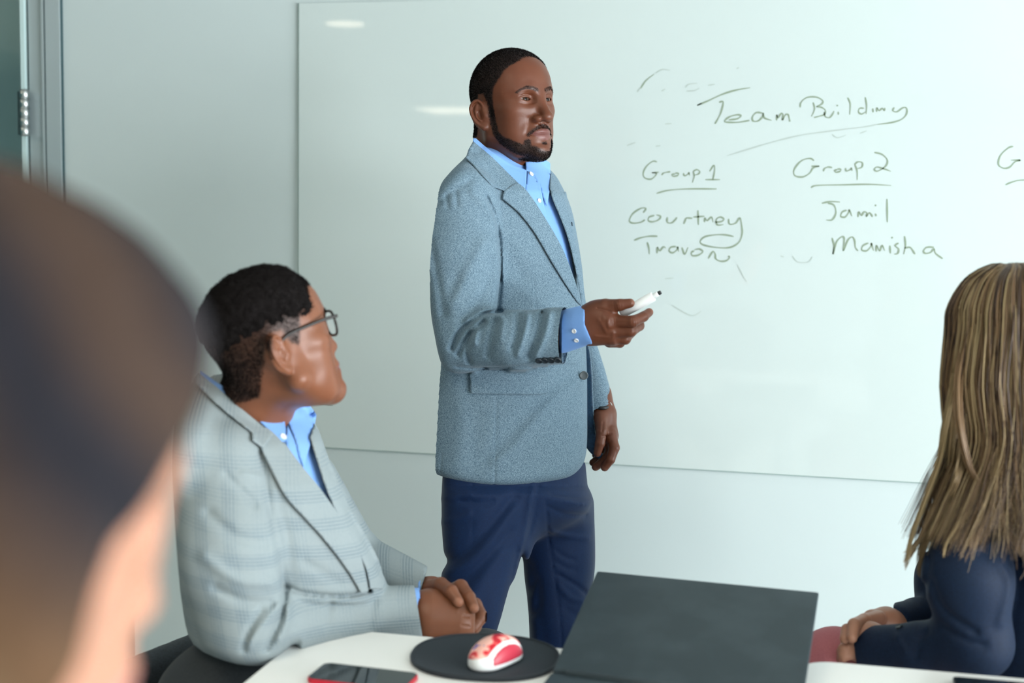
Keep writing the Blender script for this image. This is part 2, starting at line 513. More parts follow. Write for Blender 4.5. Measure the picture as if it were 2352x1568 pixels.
# door frame and glass door beside the back wall
dr = empty('door_1', (-2.25, YW, 0), 'glass door in a grey aluminium frame with a steel hinge', 'door'); dr['kind'] = S
box('frame_post', (-2.179, YW - .012, 0), (-2.130, YW + .12, ZC), M['alu'], dr, bev=.002)
box('frame_joint', (-2.1315, YW - .010, 0), (-2.1275, YW + .02, ZC), M['alu_dark'], dr)
box('frame_joint', (-2.1835, YW - .008, 0), (-2.1785, YW + .02, ZC), M['alu_dark'], dr)
box('frame_stop', (-2.192, YW - .010, 0), (-2.184, YW + .10, ZC), M['alu'], dr, bev=.001)
box('jamb', (-2.243, YW + .004, 0), (-2.192, YW + .10, ZC), M['alu'], dr, bev=.002)
box('frame_joint', (-2.249, YW + .010, 0), (-2.243, YW + .09, ZC), M['alu_dark'], dr)
box('door_edge', (-2.262, YW - .006, 0.02), (-2.249, YW + .006, 2.45), mat('pale glass edge', (0.62, 0.80, 0.80), 0.1), dr)
box('pane', (-3.10, YW - .005, 0.02), (-2.262, YW + .005, 2.45), M['glass'], dr)
box('door_rail', (-3.10, YW - .012, 2.45), (-2.249, YW + .012, 2.52), M['alu'], dr)
hx, hz = -2.2405, 1.685
hg = None
ring = []
v, f = tube_arrays([(hx, YW - .022, hz - .066), (hx, YW - .022, hz + .066)], .0115, 24)
hg = world_obj('hinge', v, f, M['steel'], dr)
for k in range(5):
    z0 = hz - .066 + k * .0264
    v, f = tube_arrays([(hx, YW - .022, z0 + .001), (hx, YW - .022, z0 + .0030), (hx, YW - .022, z0 + .0234), (hx, YW - .022, z0 + .0254)], [.0118, .0132, .0132, .0118], 24)
    world_obj('knuckle', v, f, M['steel'], hg)
box('hinge_leaf', (hx - .030, YW - .012, hz - .062), (hx + .004, YW - .007, hz + .062), M['alu_dark'], hg)
box('wall_back_left', (XL, YW, 0), (-3.10, YW + .12, ZC), M['wall'], kind=S)
box('side_panel', (-2.52, YW + .25, 0), (-2.36, YW + .27, ZC), M['alu'], dr)
# glass board
wb = empty('whiteboard', (-1.404, 3.4, .759), 'large frameless glass whiteboard with green handwriting behind the standing man', 'whiteboard')
BX0, BX1, BZ0, BZ1 = -1.404, 1.04, .759, 1.980
box('panel', (BX0, 3.4, BZ0), (BX1, 3.4062, BZ1), M['board'], wb, bev=.001)
for nm, lo, hi in (('edge', (BX0 - .0012, 3.4005, BZ0), (BX0, 3.406, BZ1)), ('edge', (BX0, 3.4005, BZ0 - .0012), (BX1, 3.406, BZ0))):
    box(nm, lo, hi, M['board_edge'], wb)
for sx in (-1.2, 0.8):
    for sz in (.9, 1.85): box('standoff', (sx, 3.4062, sz), (sx + .05, 3.4078, sz + .05), M['alu'], wb)
# ceiling lamps, seen as warm reflections in the board
M['lamp'] = mat('warm lamp diffuser', (1, .9, .75)); b_ = M['lamp'].node_tree.nodes['Principled BSDF']
b_.inputs['Emission Color'].default_value = (1, .86, .66, 1); b_.inputs['Emission Strength'].default_value = 8
cl_ = empty('ceiling_light', (-3.5, -7.1, ZC), 'long warm ceiling light mirrored behind the standing man', 'lamp')
box('housing', (-4.30, -7.55, ZC - .012), (-3.20, -6.75, ZC), M['alu'], cl_)
box('diffuser', (-4.28, -7.53, ZC - .016), (-3.22, -6.77, ZC - .012), M['lamp'], cl_)
dl_ = empty('ceiling_light', (-2.89, -.93, ZC), 'small round warm ceiling light mirrored at the top of the board', 'lamp')
circ = [(.13 * math.cos(a), .13 * math.sin(a)) for a in np.linspace(0, 2 * math.pi, 32, endpoint=False)]
prism('housing', circ, ZC - .012, ZC, M['alu'], dl_, Matrix.Translation((-2.89, -.93, 0)))
prism('diffuser', [(x * .9, y * .9) for x, y in circ], ZC - .016, ZC - .012, M['lamp'], dl_, Matrix.Translation((-2.89, -.93, 0)))

for k_, (lx, ly) in enumerate(((-4.4, 1.2), (-0.9, 0.2))):  # added ceiling panels for fill light, placed outside the board's reflection
    c3 = empty('ceiling_light', (lx, ly, ZC), ('added square warm fill light on the ceiling, door side', 'added square warm fill light above the tables')[k_], 'lamp')
    box('housing', (lx - .42, ly - .42, ZC - .012), (lx + .42, ly + .42, ZC), M['alu'], c3)
    box('diffuser', (lx - .40, ly - .40, ZC - .016), (lx + .40, ly + .40, ZC - .012), M['lamp'], c3)

M['ink'] = mat('green marker ink', (0.26, 0.33, 0.24), 0.5)
M['ink_dark'] = mat('dark marker ink', (0.10, 0.14, 0.10), 0.5)
M['ink_faint'] = mat('wiped marker ink', (0.44, 0.515, 0.48), 0.5)
M['ink_pink'] = mat('wiped pink ink', (0.76, 0.74, 0.75), 0.5)
def hitb(px, py, Y=3.3994):
    r = P(px, py, 1.0) - CL; return CL + r * (Y / r[1])
def strokes(name, lst, material, width=3.6, tf=lambda x, y: (1420 + x * .39626, 120 + y * .39626), parent=None, label=None):
    if name == 'smudge' and len(lst) > 1:
        for st in lst: strokes(name, [st], material, width, tf, parent)
        return
    V, F = [], []
    rng = random.Random(len(name) * 7 + len(lst))
    for st in lst:
        pts = [hitb(*tf(*p)) for p in st]
        if len(pts) == 1: pts = [pts[0], pts[0] + [.004, 0, .001]]
        sp = spline(pts, 8); n = len(sp)
        for i, p in enumerate(sp):
            tng = sp[min(i + 1, n - 1)] - sp[max(i - 1, 0)]; tng = tng / (np.linalg.norm(tng) + 1e-9)
            nr = np.array([-tng[2], 0, tng[0]])
            e = min(1, (i + 1) / 5.0, (n - i) / 5.0)
            w = width / 867 / 2 * (0.45 + 0.45 * e + 0.22 * math.sin(i * 0.37 + rng.random() * 0.4))
            # chisel: thinner on upstrokes
            V.append(p + nr * w); V.append(p - nr * w)
            if i: b = len(V); F.append((b - 4, b - 3, b - 1, b - 2))
    return world_obj(name, V, F, material, parent or wb, smooth=False, label=label)
strokes('handwriting', [[(460, 307), (520, 282), (600, 245), (680, 220), (765, 205)], [(585, 290), (605, 285), (608, 300), (595, 350), (578, 385), (560, 415)],
 [(640, 392), (690, 385), (712, 368), (690, 362), (650, 372), (625, 388), (618, 402), (650, 406), (700, 405), (760, 395)],
 [(835, 352), (800, 350), (778, 375), (782, 398), (810, 398), (835, 375), (840, 352), (848, 380), (890, 395)],
 [(918, 395), (920, 362), (925, 380), (945, 355), (955, 362), (952, 392), (970, 362), (985, 362), (992, 385), (995, 402)]], M['ink'], label='handwritten word Team')
strokes('handwriting', [[(1130, 290), (1138, 330), (1120, 372)], [(1055, 320), (1060, 290), (1095, 262), (1150, 260), (1185, 280), (1180, 300), (1150, 315), (1175, 318), (1200, 335), (1195, 360), (1160, 372), (1135, 378)],
 [(1195, 345), (1200, 372), (1225, 378), (1245, 355), (1250, 340)], [(1275, 345), (1277, 362)], [(1265, 310)], [(1330, 262), (1345, 300), (1342, 362)],
 [(1432, 260), (1440, 310), (1437, 358)], [(1425, 325), (1400, 325), (1393, 345), (1410, 358), (1435, 345)], [(1475, 325), (1478, 348)], [(1498, 345), (1500, 322), (1512, 338), (1530, 325), (1542, 338), (1545, 322)],
 [(1600, 320), (1592, 338), (1615, 345), (1650, 322), (1672, 325), (1670, 360), (1640, 390), (1580, 408), (1500, 418)]], M['ink'], 3.2, label='handwritten word Building')
strokes('underline', [[(1500, 418), (1430, 432), (1320, 445), (1180, 463), (1060, 480), (960, 503), (860, 530), (760, 560), (630, 600)]], M['ink_faint'], 2.6)
strokes('handwriting', [[(225, 635), (200, 632), (165, 660), (145, 700), (155, 728), (190, 735), (215, 715), (220, 700), (195, 698), (235, 695)], [(252, 712), (262, 700), (285, 695), (302, 692)],
 [(330, 705), (312, 708), (318, 718), (342, 715), (350, 702), (330, 700)], [(378, 700), (385, 716), (405, 706), (410, 698), (414, 716)], [(435, 690), (440, 720), (430, 755)], [(435, 690), (455, 680), (472, 690), (465, 705), (440, 712)],
 [(530, 690), (555, 655), (558, 690), (548, 738)], [(505, 738), (590, 738)]], M['ink'], 3.2, label='handwritten words Group 1')
strokes('underline', [[(222, 818), (290, 800), (400, 792), (570, 792)]], M['ink'], 3.2)
strokes('handwriting', [[(1135, 628), (1110, 615), (1060, 630), (1020, 680), (1025, 715), (1070, 722), (1110, 700), (1130, 670), (1165, 660), (1120, 660)], [(1190, 690), (1195, 675), (1215, 665), (1240, 668)],
 [(1270, 680), (1255, 685), (1262, 695), (1285, 690), (1290, 678), (1270, 676)], [(1318, 670), (1322, 688), (1345, 680), (1352, 672), (1355, 688)], [(1372, 650), (1385, 690), (1385, 740)], [(1370, 650), (1390, 635), (1415, 640), (1412, 665), (1385, 675)],
 [(1485, 580), (1530, 592), (1560, 625), (1550, 660), (1505, 688), (1485, 680), (1500, 665), (1540, 675), (1580, 690)]], M['ink'], 3.4, label='handwritten words Group 2')
strokes('underline', [[(1118, 785), (1150, 772), (1300, 768), (1450, 765), (1582, 772)]], M['ink'], 3.2)
strokes('handwriting', [[(145, 930), (160, 905), (130, 905), (85, 935), (65, 975), (85, 990), (130, 985), (155, 970)], [(210, 945), (180, 955), (175, 975), (200, 982), (235, 970), (245, 950), (220, 942)],
 [(285, 955), (285, 985), (310, 988), (335, 965), (340, 955)], [(380, 995), (392, 965), (400, 960), (430, 962)], [(462, 915), (465, 1000)], [(435, 955), (500, 950)], [(500, 985), (503, 960), (515, 975), (540, 955), (550, 985)],
 [(560, 985), (600, 980), (612, 965), (590, 955), (568, 970), (575, 1000), (610, 998)], [(640, 965), (645, 995), (680, 990), (705, 960), (715, 1000), (718, 1050), (700, 1100), (650, 1130), (580, 1132), (500, 1118), (475, 1098), (500, 1070), (560, 1058), (620, 1058), (670, 1068)]], M['ink'], 3.6, label='handwritten name Courtney')
strokes('handwriting', [[(92, 1090), (130, 1075), (180, 1066), (228, 1066)], [(168, 1100), (178, 1135), (180, 1170)], [(225, 1165), (228, 1130), (240, 1150), (262, 1128), (275, 1135)],
 [(335, 1125), (305, 1130), (295, 1150), (315, 1162), (340, 1145), (345, 1128), (350, 1155)], [(370, 1130), (385, 1170), (405, 1130)], [(440, 1150), (425, 1160), (430, 1178), (465, 1175), (490, 1155), (470, 1140), (440, 1145)],
 [(522, 1195), (548, 1155), (562, 1170), (565, 1195), (590, 1210), (625, 1208), (645, 1190), (638, 1180)]], M['ink'], 3.8, label='handwritten name Travon')
strokes('handwriting', [[(1180, 875), (1230, 865), (1285, 868)], [(1215, 875), (1250, 885), (1262, 930), (1240, 970), (1205, 972)], [(1325, 915), (1300, 925), (1290, 950), (1315, 955), (1335, 930), (1340, 915), (1355, 950)],
 [(1390, 955), (1395, 925), (1410, 945), (1425, 925), (1440, 930), (1440, 950), (1455, 930), (1470, 945), (1472, 955)], [(1487, 888)], [(1492, 935), (1495, 950)], [(1558, 850), (1560, 985)]], M['ink'], 3.6, label='handwritten name Jamil')
strokes('handwriting', [[(1240, 1075), (1250, 1120), (1245, 1170), (1265, 1100), (1295, 1070), (1310, 1080), (1305, 1150), (1330, 1090), (1355, 1070), (1370, 1090), (1375, 1130), (1390, 1150)],
 [(1450, 1105), (1420, 1120), (1412, 1145), (1440, 1150), (1465, 1125), (1468, 1108), (1480, 1150)], [(1495, 1155), (1498, 1120), (1515, 1150), (1530, 1120), (1545, 1150)], [(1575, 1120), (1578, 1165)], [(1583, 1075)],
 [(1625, 1105), (1605, 1120), (1625, 1140), (1620, 1165), (1600, 1170)], [(1660, 1065), (1665, 1120), (1655, 1170)], [(1660, 1135), (1690, 1130), (1705, 1145), (1720, 1170)],
 [(1830, 1130), (1790, 1130), (1770, 1150), (1780, 1165), (1810, 1160), (1830, 1140), (1840, 1165), (1880, 1195)]], M['ink'], 3.6, label='handwritten name Manisha')
strokes('handwriting', [[(2290, 545), (2260, 555), (2215, 600), (2205, 650), (2235, 672), (2270, 665), (2300, 635), (2330, 625), (2275, 625)]], M['ink'], 3.4, label='handwritten letter G')
strokes('underline', [[(2245, 768), (2290, 750), (2352, 740), (2600, 738)]], M['ink'], 3.2)
strokes('smudge', [[(130, 210), (160, 165), (208, 127)]], M['ink'], 3.0)
strokes('smudge', [[(388, 205), (410, 185), (458, 180)], [(395, 225), (440, 222), (470, 208)], [(250, 225), (272, 213)], [(520, 192), (560, 185)], [(270, 415), (310, 413)], [(685, 95), (700, 88)],
 [(50, 540), (100, 522)], [(215, 545), (245, 541)], [(110, 230), (128, 205)], [(215, 122), (255, 100), (300, 105)]], M['ink_faint'], 2.6)
strokes('smudge', [[(1240, 475), (1270, 495), (1320, 480)], [(1400, 470), (1440, 455)], [(1010, 1180), (1040, 1215), (1100, 1215), (1125, 1185)], [(940, 1180), (960, 1186)], [(690, 1230), (720, 1290), (745, 1330)], [(270, 1312), (320, 1308)], [(310, 1465), (420, 1525), (480, 1500)]], M['ink_faint'], 2.2)
idt = lambda x, y: (x, y)
strokes('pen_mark', [[(733, 927), (745, 927.5), (764, 930)]], M['ink_dark'], 3.4, idt)
strokes('pen_mark', [[(1601, 242), (1612, 237)]], M['ink_dark'], 3.0, idt)

# ------------------------------------------------------------------ tables and what lies on them
M['table_white'] = paint('white laminate', (0.93, 0.93, 0.90), 0.32, 0.4, 0.0)
M['table_edge'] = mat('white edge band', (0.70, 0.71, 0.69), 0.5)
M['leg_grey'] = mat('grey powder coat', (0.35, 0.37, 0.38), 0.45, metal=.3)
def table(ox, oy, rz, w, l, label):
    t_ = empty('table', (ox, oy, 0), label, 'table', 'white tables pushed side by side', rz)
    Mx = Matrix.Translation((ox, oy, 0)) @ Matrix.Rotation(rz, 4, 'Z')
    out = rrect(0, -l, w, 0, .055, 8)
    prism('tabletop', out, .716, .740, M['table_white'], t_, Mx, bev=.003)
    for lx in (.10, w - .10):
        for ly in (-.16, -l + .16):
            a = Mx @ Vector((lx, ly, .716)); b = Mx @ Vector((lx, ly, .05))
            v, f = tube_arrays([a, b], .022, 14); world_obj('leg', v, f, M['leg_grey'], t_)
            v, f = tube_arrays([Mx @ Vector((lx, ly - .012, .03)), Mx @ Vector((lx, ly + .012, .03))], .03, 16); world_obj('caster', v, f, M['black_plastic'], t_)
    return t_, Mx
tb1, X1 = table(-.777, 1.940, .015, .762, 1.12, 'white table under the mouse pad, phone and laptop, seated man beside it')
tb2, X2 = table(-.008, 1.997, .015, .80, 1.12, 'white table at lower right in front of the blonde-haired woman')
def on(px, py, z=.740):
    r = P(px, py, 1.0) - CL; return CL + r * ((z - CAM_Z) / r[2])
# mouse pad
M['pad'] = fabric_mat('black pad cloth', (0.016, 0.026, 0.036), (0.009, 0.015, 0.022), 1400, rough=.75, bump=.25)
M['pad_rim'] = mat('black rubber rim', (0.012, 0.018, 0.026), 0.5)
pc = (on(945, 1510) + on(1286, 1512)) / 2; pw = .112; pd = .093
pe = [(math.cos(a) , math.sin(a)) for a in np.linspace(0, 2 * math.pi, 72, endpoint=False)]
pe = [(math.copysign(abs(c_) ** .88, c_) * .1125, math.copysign(abs(s_) ** .88, s_) * .100) for c_, s_ in pe]
mp_ = empty('mouse_pad', (pc[0], pc[1], .74), 'round black mouse pad under the pink patterned mouse', 'mouse pad')
XP = Matrix.Translation((pc[0], pc[1] - .004, 0)) @ Matrix.Rotation(.10, 4, 'Z')
prism('base', pe, .7405, .7445, M['pad_rim'], mp_, XP, bev=.0015)
prism('cloth', [(x * .97, y * .97) for x, y in pe], .7440, .7455, M['pad'], mp_, XP, bev=.0005)
v, f = tube_arrays([XP @ Vector((x * .985, y * .985, .7458)) for x, y in pe + pe[:2]], .0020, 8, close=False); world_obj('rim', v, f, M['pad_rim'], mp_)
# mouse
mo = on(1141, 1499, .76)
ms = empty('computer_mouse', (mo[0], mo[1], .746), 'white and pink patterned computer mouse on the black pad', 'mouse')
fw = np.array([math.sin(math.radians(-38)), math.cos(math.radians(-38)), 0.0]); fw = np.array([0.40, 0.90, 0.0]); fw /= np.linalg.norm(fw)
rt = np.array([fw[1], -fw[0], 0]); RM = np.stack([rt, fw, [0, 0, 1.0]], 1); MB = np.array([mo[0], mo[1], .746])
def mouse(A):
    q = (A - MB) @ RM
    d = ell(q, (0, -.003, .007), (.0320, .0520, .0335))
    return smax(smax(d, .001 - q[:, 2], .004), np.abs(q[:, 0]) - .0305, .01)
def mouse_piece(nm, cond, grow, material):
    f_ = lambda A: smax(mouse(A) - grow, cond((A - MB) @ RM), .0012)
    v, q = sdf_arrays(f_, MB - .062, MB + .062, .0013); return world_obj(nm, v, q, material, ms)
m = mat('pink patterned shell', (0.9, 0.5, 0.45), 0.25); t = NT(m); vv = t.coord()
n1 = t.noise(vv, 48, 1.5); n2 = t.noise(vv, 75, 1)
c_ = t.ramp(n1, [(0.50, (0.92, 0.50, 0.42)), (0.545, (0.86, 0.10, 0.10)), (0.60, (0.55, 0.006, 0.02))])
c_ = t.mix(t.ramp(n2, [(0.66, (0, 0, 0)), (0.68, (1, 1, 1))]), c_, (0.03, 0.06, 0.45)); t.color(c_); M['mouse_top'] = m
M['mouse_side'] = mat('crimson side grip', (0.50, 0.03, 0.06), 0.4)
mouse_piece('body', lambda q: q[:, 2] - .044, 0, M['white_plastic'])
mouse_piece('shell', lambda q: np.maximum(.0130 - q[:, 2] + .22 * (q[:, 0] + .02), q[:, 0] - .0165), .0007, M['mouse_top'])
mouse_piece('side_grip', lambda q: np.maximum(np.maximum(.0215 - q[:, 0], .0085 - q[:, 2]), np.abs(q[:, 1] + .002) - .036), .0007, M['mouse_side'])
# phone
ph = on(712, 1556); 
pa, pb, pd_ = on(712, 1552, .747), on(770, 1524, .747), on(955, 1545, .747)
ux = (pd_ - pb); ux[2] = 0; ux /= np.linalg.norm(ux); uy = np.array([-ux[1], ux[0], 0])
phn = empty('smartphone', pb - uy * .04, 'smartphone with red edge and dark screen lying on the white table', 'phone')
o_ = pb - ux * .004; Lp = .148; Wp = .072
XPH = Matrix(((ux[0], uy[0], 0, o_[0]), (ux[1], uy[1], 0, o_[1]), (0, 0, 1, 0), (0, 0, 0, 1)))
M['red_alu'] = mat('red anodised edge', (0.60, 0.012, 0.035), 0.35, metal=.3)
M['screen'] = mat('dark glass screen', (0.010, 0.016, 0.018), 0.06, spec=0.6)
prism('frame', rrect(-.012, -Wp, Lp - .012, .0, .012, 6), .7405, .7478, M['red_alu'], phn, XPH, bev=.0012)
prism('screen', rrect(-.0105, -Wp + .0015, Lp - .0135, -.0015, .011, 6), .7477, .7484, M['screen'], phn, XPH)
# laptop, lid folded far back
M['lap'] = mat('dark grey laptop shell', (0.040, 0.058, 0.068), 0.5, spec=.4)
m = mat('matte dark screen', (0.022, 0.032, 0.038), 0.42, spec=.45); t = NT(m); vv = t.coord()
t.color(t.mix(t.ramp(t.noise(vv, 14, 4), [(0.45, (0, 0, 0)), (0.8, (1, 1, 1))]), (0.018, 0.031, 0.038), (0.034, 0.052, 0.062))); M['lap_screen'] = m
lp = empty('laptop', (-.17, 1.75, .74), 'dark laptop with its lid tilted far back on the white table', 'laptop')
psi, th, W_, L_ = -.065, .268, .353, .285
dv = np.array([math.cos(psi), math.sin(psi), 0]); nv = np.array([-math.sin(psi), math.cos(psi), 0]); upv = nv * math.cos(th) + np.array([0, 0, 1]) * math.sin(th); th = th + .0; nn = np.cross(dv, upv)
BL = np.array([-.3447, 1.8686, .757]) + nv * .2003 - nv * .2748
def slab(nm, o, a, b, n_, La, Lb, Tn, material, parent, r=.006, bev=.001):
    Mx = Matrix(((a[0], b[0], n_[0], o[0]), (a[1], b[1], n_[1], o[1]), (a[2], b[2], n_[2], o[2]), (0, 0, 0, 1)))
    return prism(nm, rrect(0, 0, La, Lb, r, 5), 0, Tn, material, parent, Mx, bev=bev)
lid = slab('lid', BL, dv, upv, nn, W_, L_, -.006, M['lap'], lp, .003)
slab('screen', BL + nn * .0002 + dv * .002 + upv * .002, dv, upv, nn, W_ - .004, L_ - .004, .0008, M['lap_screen'], lid, .002, .0003)
base = slab('base', BL - nv * .232 + np.array([0, 0, -.0165]) - dv * .001, dv, nv, np.array([0, 0, 1.]), W_ + .027, .232, .014, M['lap_screen'], lp, .008, .002)
v, f = tube_arrays([BL + dv * .02 - [0, 0, .003], BL + dv * (W_ - .02) - [0, 0, .003]], .006, 12); world_obj('hinge', v, f, M['lap'], lp)
slab('trackpad', BL - nv * .226 + dv * .125 - [0, 0, .0024], dv, nv, np.array([0, 0, 1.]), 0.105, .045, .0006, M['screen'], base, .003, 0)
for r_ in range(5):
    for c2_ in range(13):
        k0 = BL - nv * (.078 + .019 * r_) + dv * (.028 + .0235 * c2_) - [0, 0, .0024]
        slab('key', k0, dv, nv, np.array([0, 0, 1.]), .0195, .0155, .0015, M['black_plastic'], base, .0015, 0)
# tablet at the right edge
ta = on(2187, 1552, .748); tb_ = on(2420, 1572, .748); ux = tb_ - ta; ux[2] = 0; ux /= np.linalg.norm(ux); uy = np.array([-ux[1], ux[0], 0])
tbl = empty('tablet', ta + ux * .1 - uy * .08, 'dark tablet lying on the right-hand white table', 'tablet')
slab('case', np.array([ta[0], ta[1], .7405]) - uy * .17, ux, uy, np.array([0, 0, 1.]), .24, .17, .0075, M['black_plastic'], tbl, .008, .001)
slab('screen', np.array([ta[0], ta[1], .748]) - uy * .168 + ux * .002, ux, uy, np.array([0, 0, 1.]), .236, .166, .0006, M['screen'], tbl, .007, 0)

# ------------------------------------------------------------------ heads
class Head:
    """head in its own frame: +X the person's right... seen from outside, +Y face forward, +Z crown; metres"""
    def __init__(s, pos, fwd, up, scale=1.0, **kw):
        f = np.asarray(fwd, float); f /= np.linalg.norm(f)
        u = np.asarray(up, float); u = u - f * (u @ f); u /= np.linalg.norm(u)
        r = np.cross(f, u)
        s.R = np.stack([r, f, u], 1); s.pos = np.asarray(pos, float); s.s = scale
        s.kw = dict(wide=1.0, nose=1.0, lips=1.0, jaw=1.0, beard=0.0, ear=True, look=(0, 1, 0), fat=0.0, back=0.0, low=1.0, eary=0.0, nl=0.0); s.kw.update(kw)
    def loc(s, A):
        q = ((A - s.pos) @ s.R) / s.s
        q[:, 2] = np.where(q[:, 2] < 0, q[:, 2] / s.kw['low'], q[:, 2])
        return q
    def wld(s, q): return (np.asarray(q, float) * s.s) @ s.R.T + s.pos
    def skin(s, A):
        q = s.loc(A)
        return s.skin_local(q) * s.s
    def base(s, q):
        k = s.kw; w = k['wide']
        d = ell(q, (0, -0.012 - k['back'], 0.036), (0.0775 * w, 0.100 + k['back'], 0.0845))
        d = smin(d, ell(q, (0, 0.038, -0.022), (0.0600 * w, 0.056, 0.086)), 0.04)
        d = smin(d, ell(q, (0, 0.026, 0.052), (0.064 * w, 0.0585, 0.052)), 0.03)
        for sx in (-1, 1):
            jp = [(sx * 0.058 * w, -0.004, -0.020), (sx * 0.0545 * w * k['jaw'], 0.006, -0.062), (sx * 0.030 * k['jaw'], 0.055, -0.093), (sx * 0.008, 0.079, -0.100)]
            d = smin(d, chain(q, jp, [0.014, 0.017, 0.018, 0.017], 0.01), 0.03)
            d = smin(d, ell(q, (sx * 0.046 * w, 0.052, -0.014), (0.021, 0.022, 0.016)), 0.022)
            d = smin(d, ell(q, (sx * 0.040 * w, 0.048, -0.055), (0.024, 0.026, 0.030)), 0.02)
        # under chin
        d = smin(d, ell(q, (0, 0.030, -0.080), (0.048, 0.050, 0.026)), 0.03)
        return d
    def skin_local(s, q):
        k = s.kw; w = k['wide']
        x, y, z = q[:, 0], q[:, 1], q[:, 2]
        ax = np.abs(x); m = np.stack([ax, y, z], 1)
        d = s.base(q)
        far = d > 0.035
        # brow
        d = smin(d, chain(m, [(0.0, 0.0815, 0.0255), (0.020, 0.0820, 0.0285), (0.043 * w, 0.066, 0.0265), (0.056 * w, 0.048, 0.020)], [0.008, 0.0095, 0.009, 0.008], 0.004), 0.014)
        # sockets
        d = sub(d, ell(m, (0.0315, 0.096, 0.0085), (0.0175, 0.0165, 0.0115)), 0.012)
        # chin, muzzle
        d = smin(d, ell(q, (0, 0.0800, -0.1000), (0.021, 0.016, 0.016)), 0.016)
        d = smin(d, ell(q, (0, 0.0720, -0.0630), (0.032, 0.0270, 0.027)), 0.018)
        # nose
        n_ = k['nose']
        d = smin(d, chain(q, [(0, 0.0800, 0.0270), (0, 0.0925 + k['nl'] * 0.5, 0.0040), (0, 0.1055 + k['nl'], -0.0260)], [0.0075, 0.0085, 0.0090 * n_]), 0.014)
        d = smin(d, ell(q, (0, 0.1075 + k['nl'], -0.0315), (0.0112 * n_, 0.0105, 0.0098)), 0.007)
        d = smin(d, ell(m, (0.0145 * n_, 0.0930 + k['nl'] * 0.6, -0.0345), (0.0078 * n_, 0.0120, 0.0078)), 0.008)
        d = sub(d, ell(m, (0.0075 * n_, 0.1010, -0.0430), (0.0042, 0.0065, 0.0042)), 0.003)
        # ala groove, nasolabial fold
        d = d + 0.0019 * np.exp(-(line2(ax, z, [(0.0235 * n_, -0.032), (0.0290, -0.047), (0.035, -0.064)]) / 0.0052) ** 2) * (y > 0.05)
        # philtrum
        d = d + 0.0014 * np.exp(-(x / 0.0035) ** 2) * sstep(-0.060, -0.054, z) * sstep(-0.044, -0.048, z) * (y > 0.06)
        # lips
        lp = k['lips']; mz = -0.0660
        up_ = chain(m, [(0, 0.0975, mz + 0.0050), (0.006, 0.0970, mz + 0.0062), (0.0155, 0.0915, mz + 0.0040), (0.0265, 0.0815, mz + 0.0018)], [0.0050 * lp, 0.0052 * lp, 0.0044 * lp, 0.0020])
        lo_ = chain(m, [(0, 0.0950, mz - 0.0070), (0.010, 0.0925, mz - 0.0066), (0.0250, 0.0820, mz - 0.0006)], [0.0062 * lp, 0.0056 * lp, 0.0020])
        d = smin(d, smin(up_, lo_, 0.0012), 0.0045)
        d = d + 0.0020 * np.exp(-((z - mz + 0.04 * (ax ** 2) - 0.00) / 0.0013) ** 2) * sstep(0.030, 0.022, ax) * (y > 0.06)
        d = d + 0.0022 * np.exp(-((ax - 0.0275) ** 2 + (z - mz) ** 2) / 0.0045 ** 2) * (y > 0.05)
        d = d + 0.0030 * np.exp(-((x / 0.016) ** 2 + ((z - mz + 0.0205) / 0.006) ** 2)) * (y > 0.05)
        # eyelids and eye opening
        ec = (0.0315, 0.0720, 0.0095)
        lid = ell(m, ec, (0.0158, 0.0142, 0.0138))
        d = smin(d, lid, 0.008)
        ux = (ax - ec[0]); uz = z - ec[2]
        d = d + 0.0011 * np.exp(-((uz - 0.0084 + 12 * ux * ux) / 0.0016) ** 2) * sstep(0.019, 0.011, np.abs(ux)) * (y > 0.06)
        d = d + 0.0005 * np.exp(-((uz + 0.0105 - 10 * ux * ux) / 0.0018) ** 2) * sstep(0.020, 0.012, np.abs(ux)) * (y > 0.06)
        top = 0.0034 - 22.0 * (ux - 0.001) ** 2; bot = -0.0038 + 22.0 * (ux + 0.001) ** 2
        op = np.maximum(uz - top, bot - uz) * 0.8
        d = np.maximum(d, -np.maximum(op, np.abs(y - 0.088) - 0.022))
        # ears
        if k['ear']:
            d = smin(d, s.ear(m), 0.005)
        return d
    def ear(s, m):
        w = s.kw['wide']
        # ear frame: hinged at the front, flaring outwards to the back
        c = np.array([0.0800 * w, -0.013 + s.kw['eary'], -0.016]); a = math.radians(26)
        out = np.array([math.cos(a), 0, 0]) ; nrm = np.array([math.cos(a), math.sin(a), 0.0])
        bk = np.array([math.sin(a), -math.cos(a), 0.0]); up = np.array([0, 0, 1.0]) * 1.0 + bk * 0.16
        up /= np.linalg.norm(up); bk2 = np.cross(up, nrm); bk2 = bk2 if bk2 @ bk > 0 else -bk2
        q = m - c; e = np.stack([q @ bk2, q @ up, q @ nrm], 1)    # e0 back, e1 up, e2 outwards
        E = e * 1.0
        plate = ell(E, (0.0055, 0.001, -0.0005), (0.0180, 0.0310, 0.0045))
        helix = [(-0.007, 0.006, 0.001), (-0.008, 0.018, 0.003), (-0.001, 0.0290, 0.0045), (0.010, 0.0285, 0.0055), (0.0185, 0.0190, 0.006), (0.0195, 0.004, 0.006), (0.0150, -0.012, 0.005), (0.008, -0.022, 0.003), (0.000, -0.029, 0.001)]
        hx = chain(E, spline(helix, 3), list(np.interp(np.linspace(0, 8, 25), range(9), [0.0024, 0.0028, 0.0031, 0.0032, 0.0032, 0.0030, 0.0028, 0.0032, 0.0050])))
        anti = chain(E, [(0.006, 0.019, 0.002), (0.0105, 0.010, 0.003), (0.0100, -0.004, 0.0035), (0.003, -0.0135, 0.003)], [0.0024, 0.0028, 0.0028, 0.0026])
        trag = ell(E, (-0.009, -0.004, 0.003), (0.0035, 0.0055, 0.0035))
        lobe = ell(E, (-0.001, -0.0270, 0.000), (0.0075, 0.0080, 0.0036))
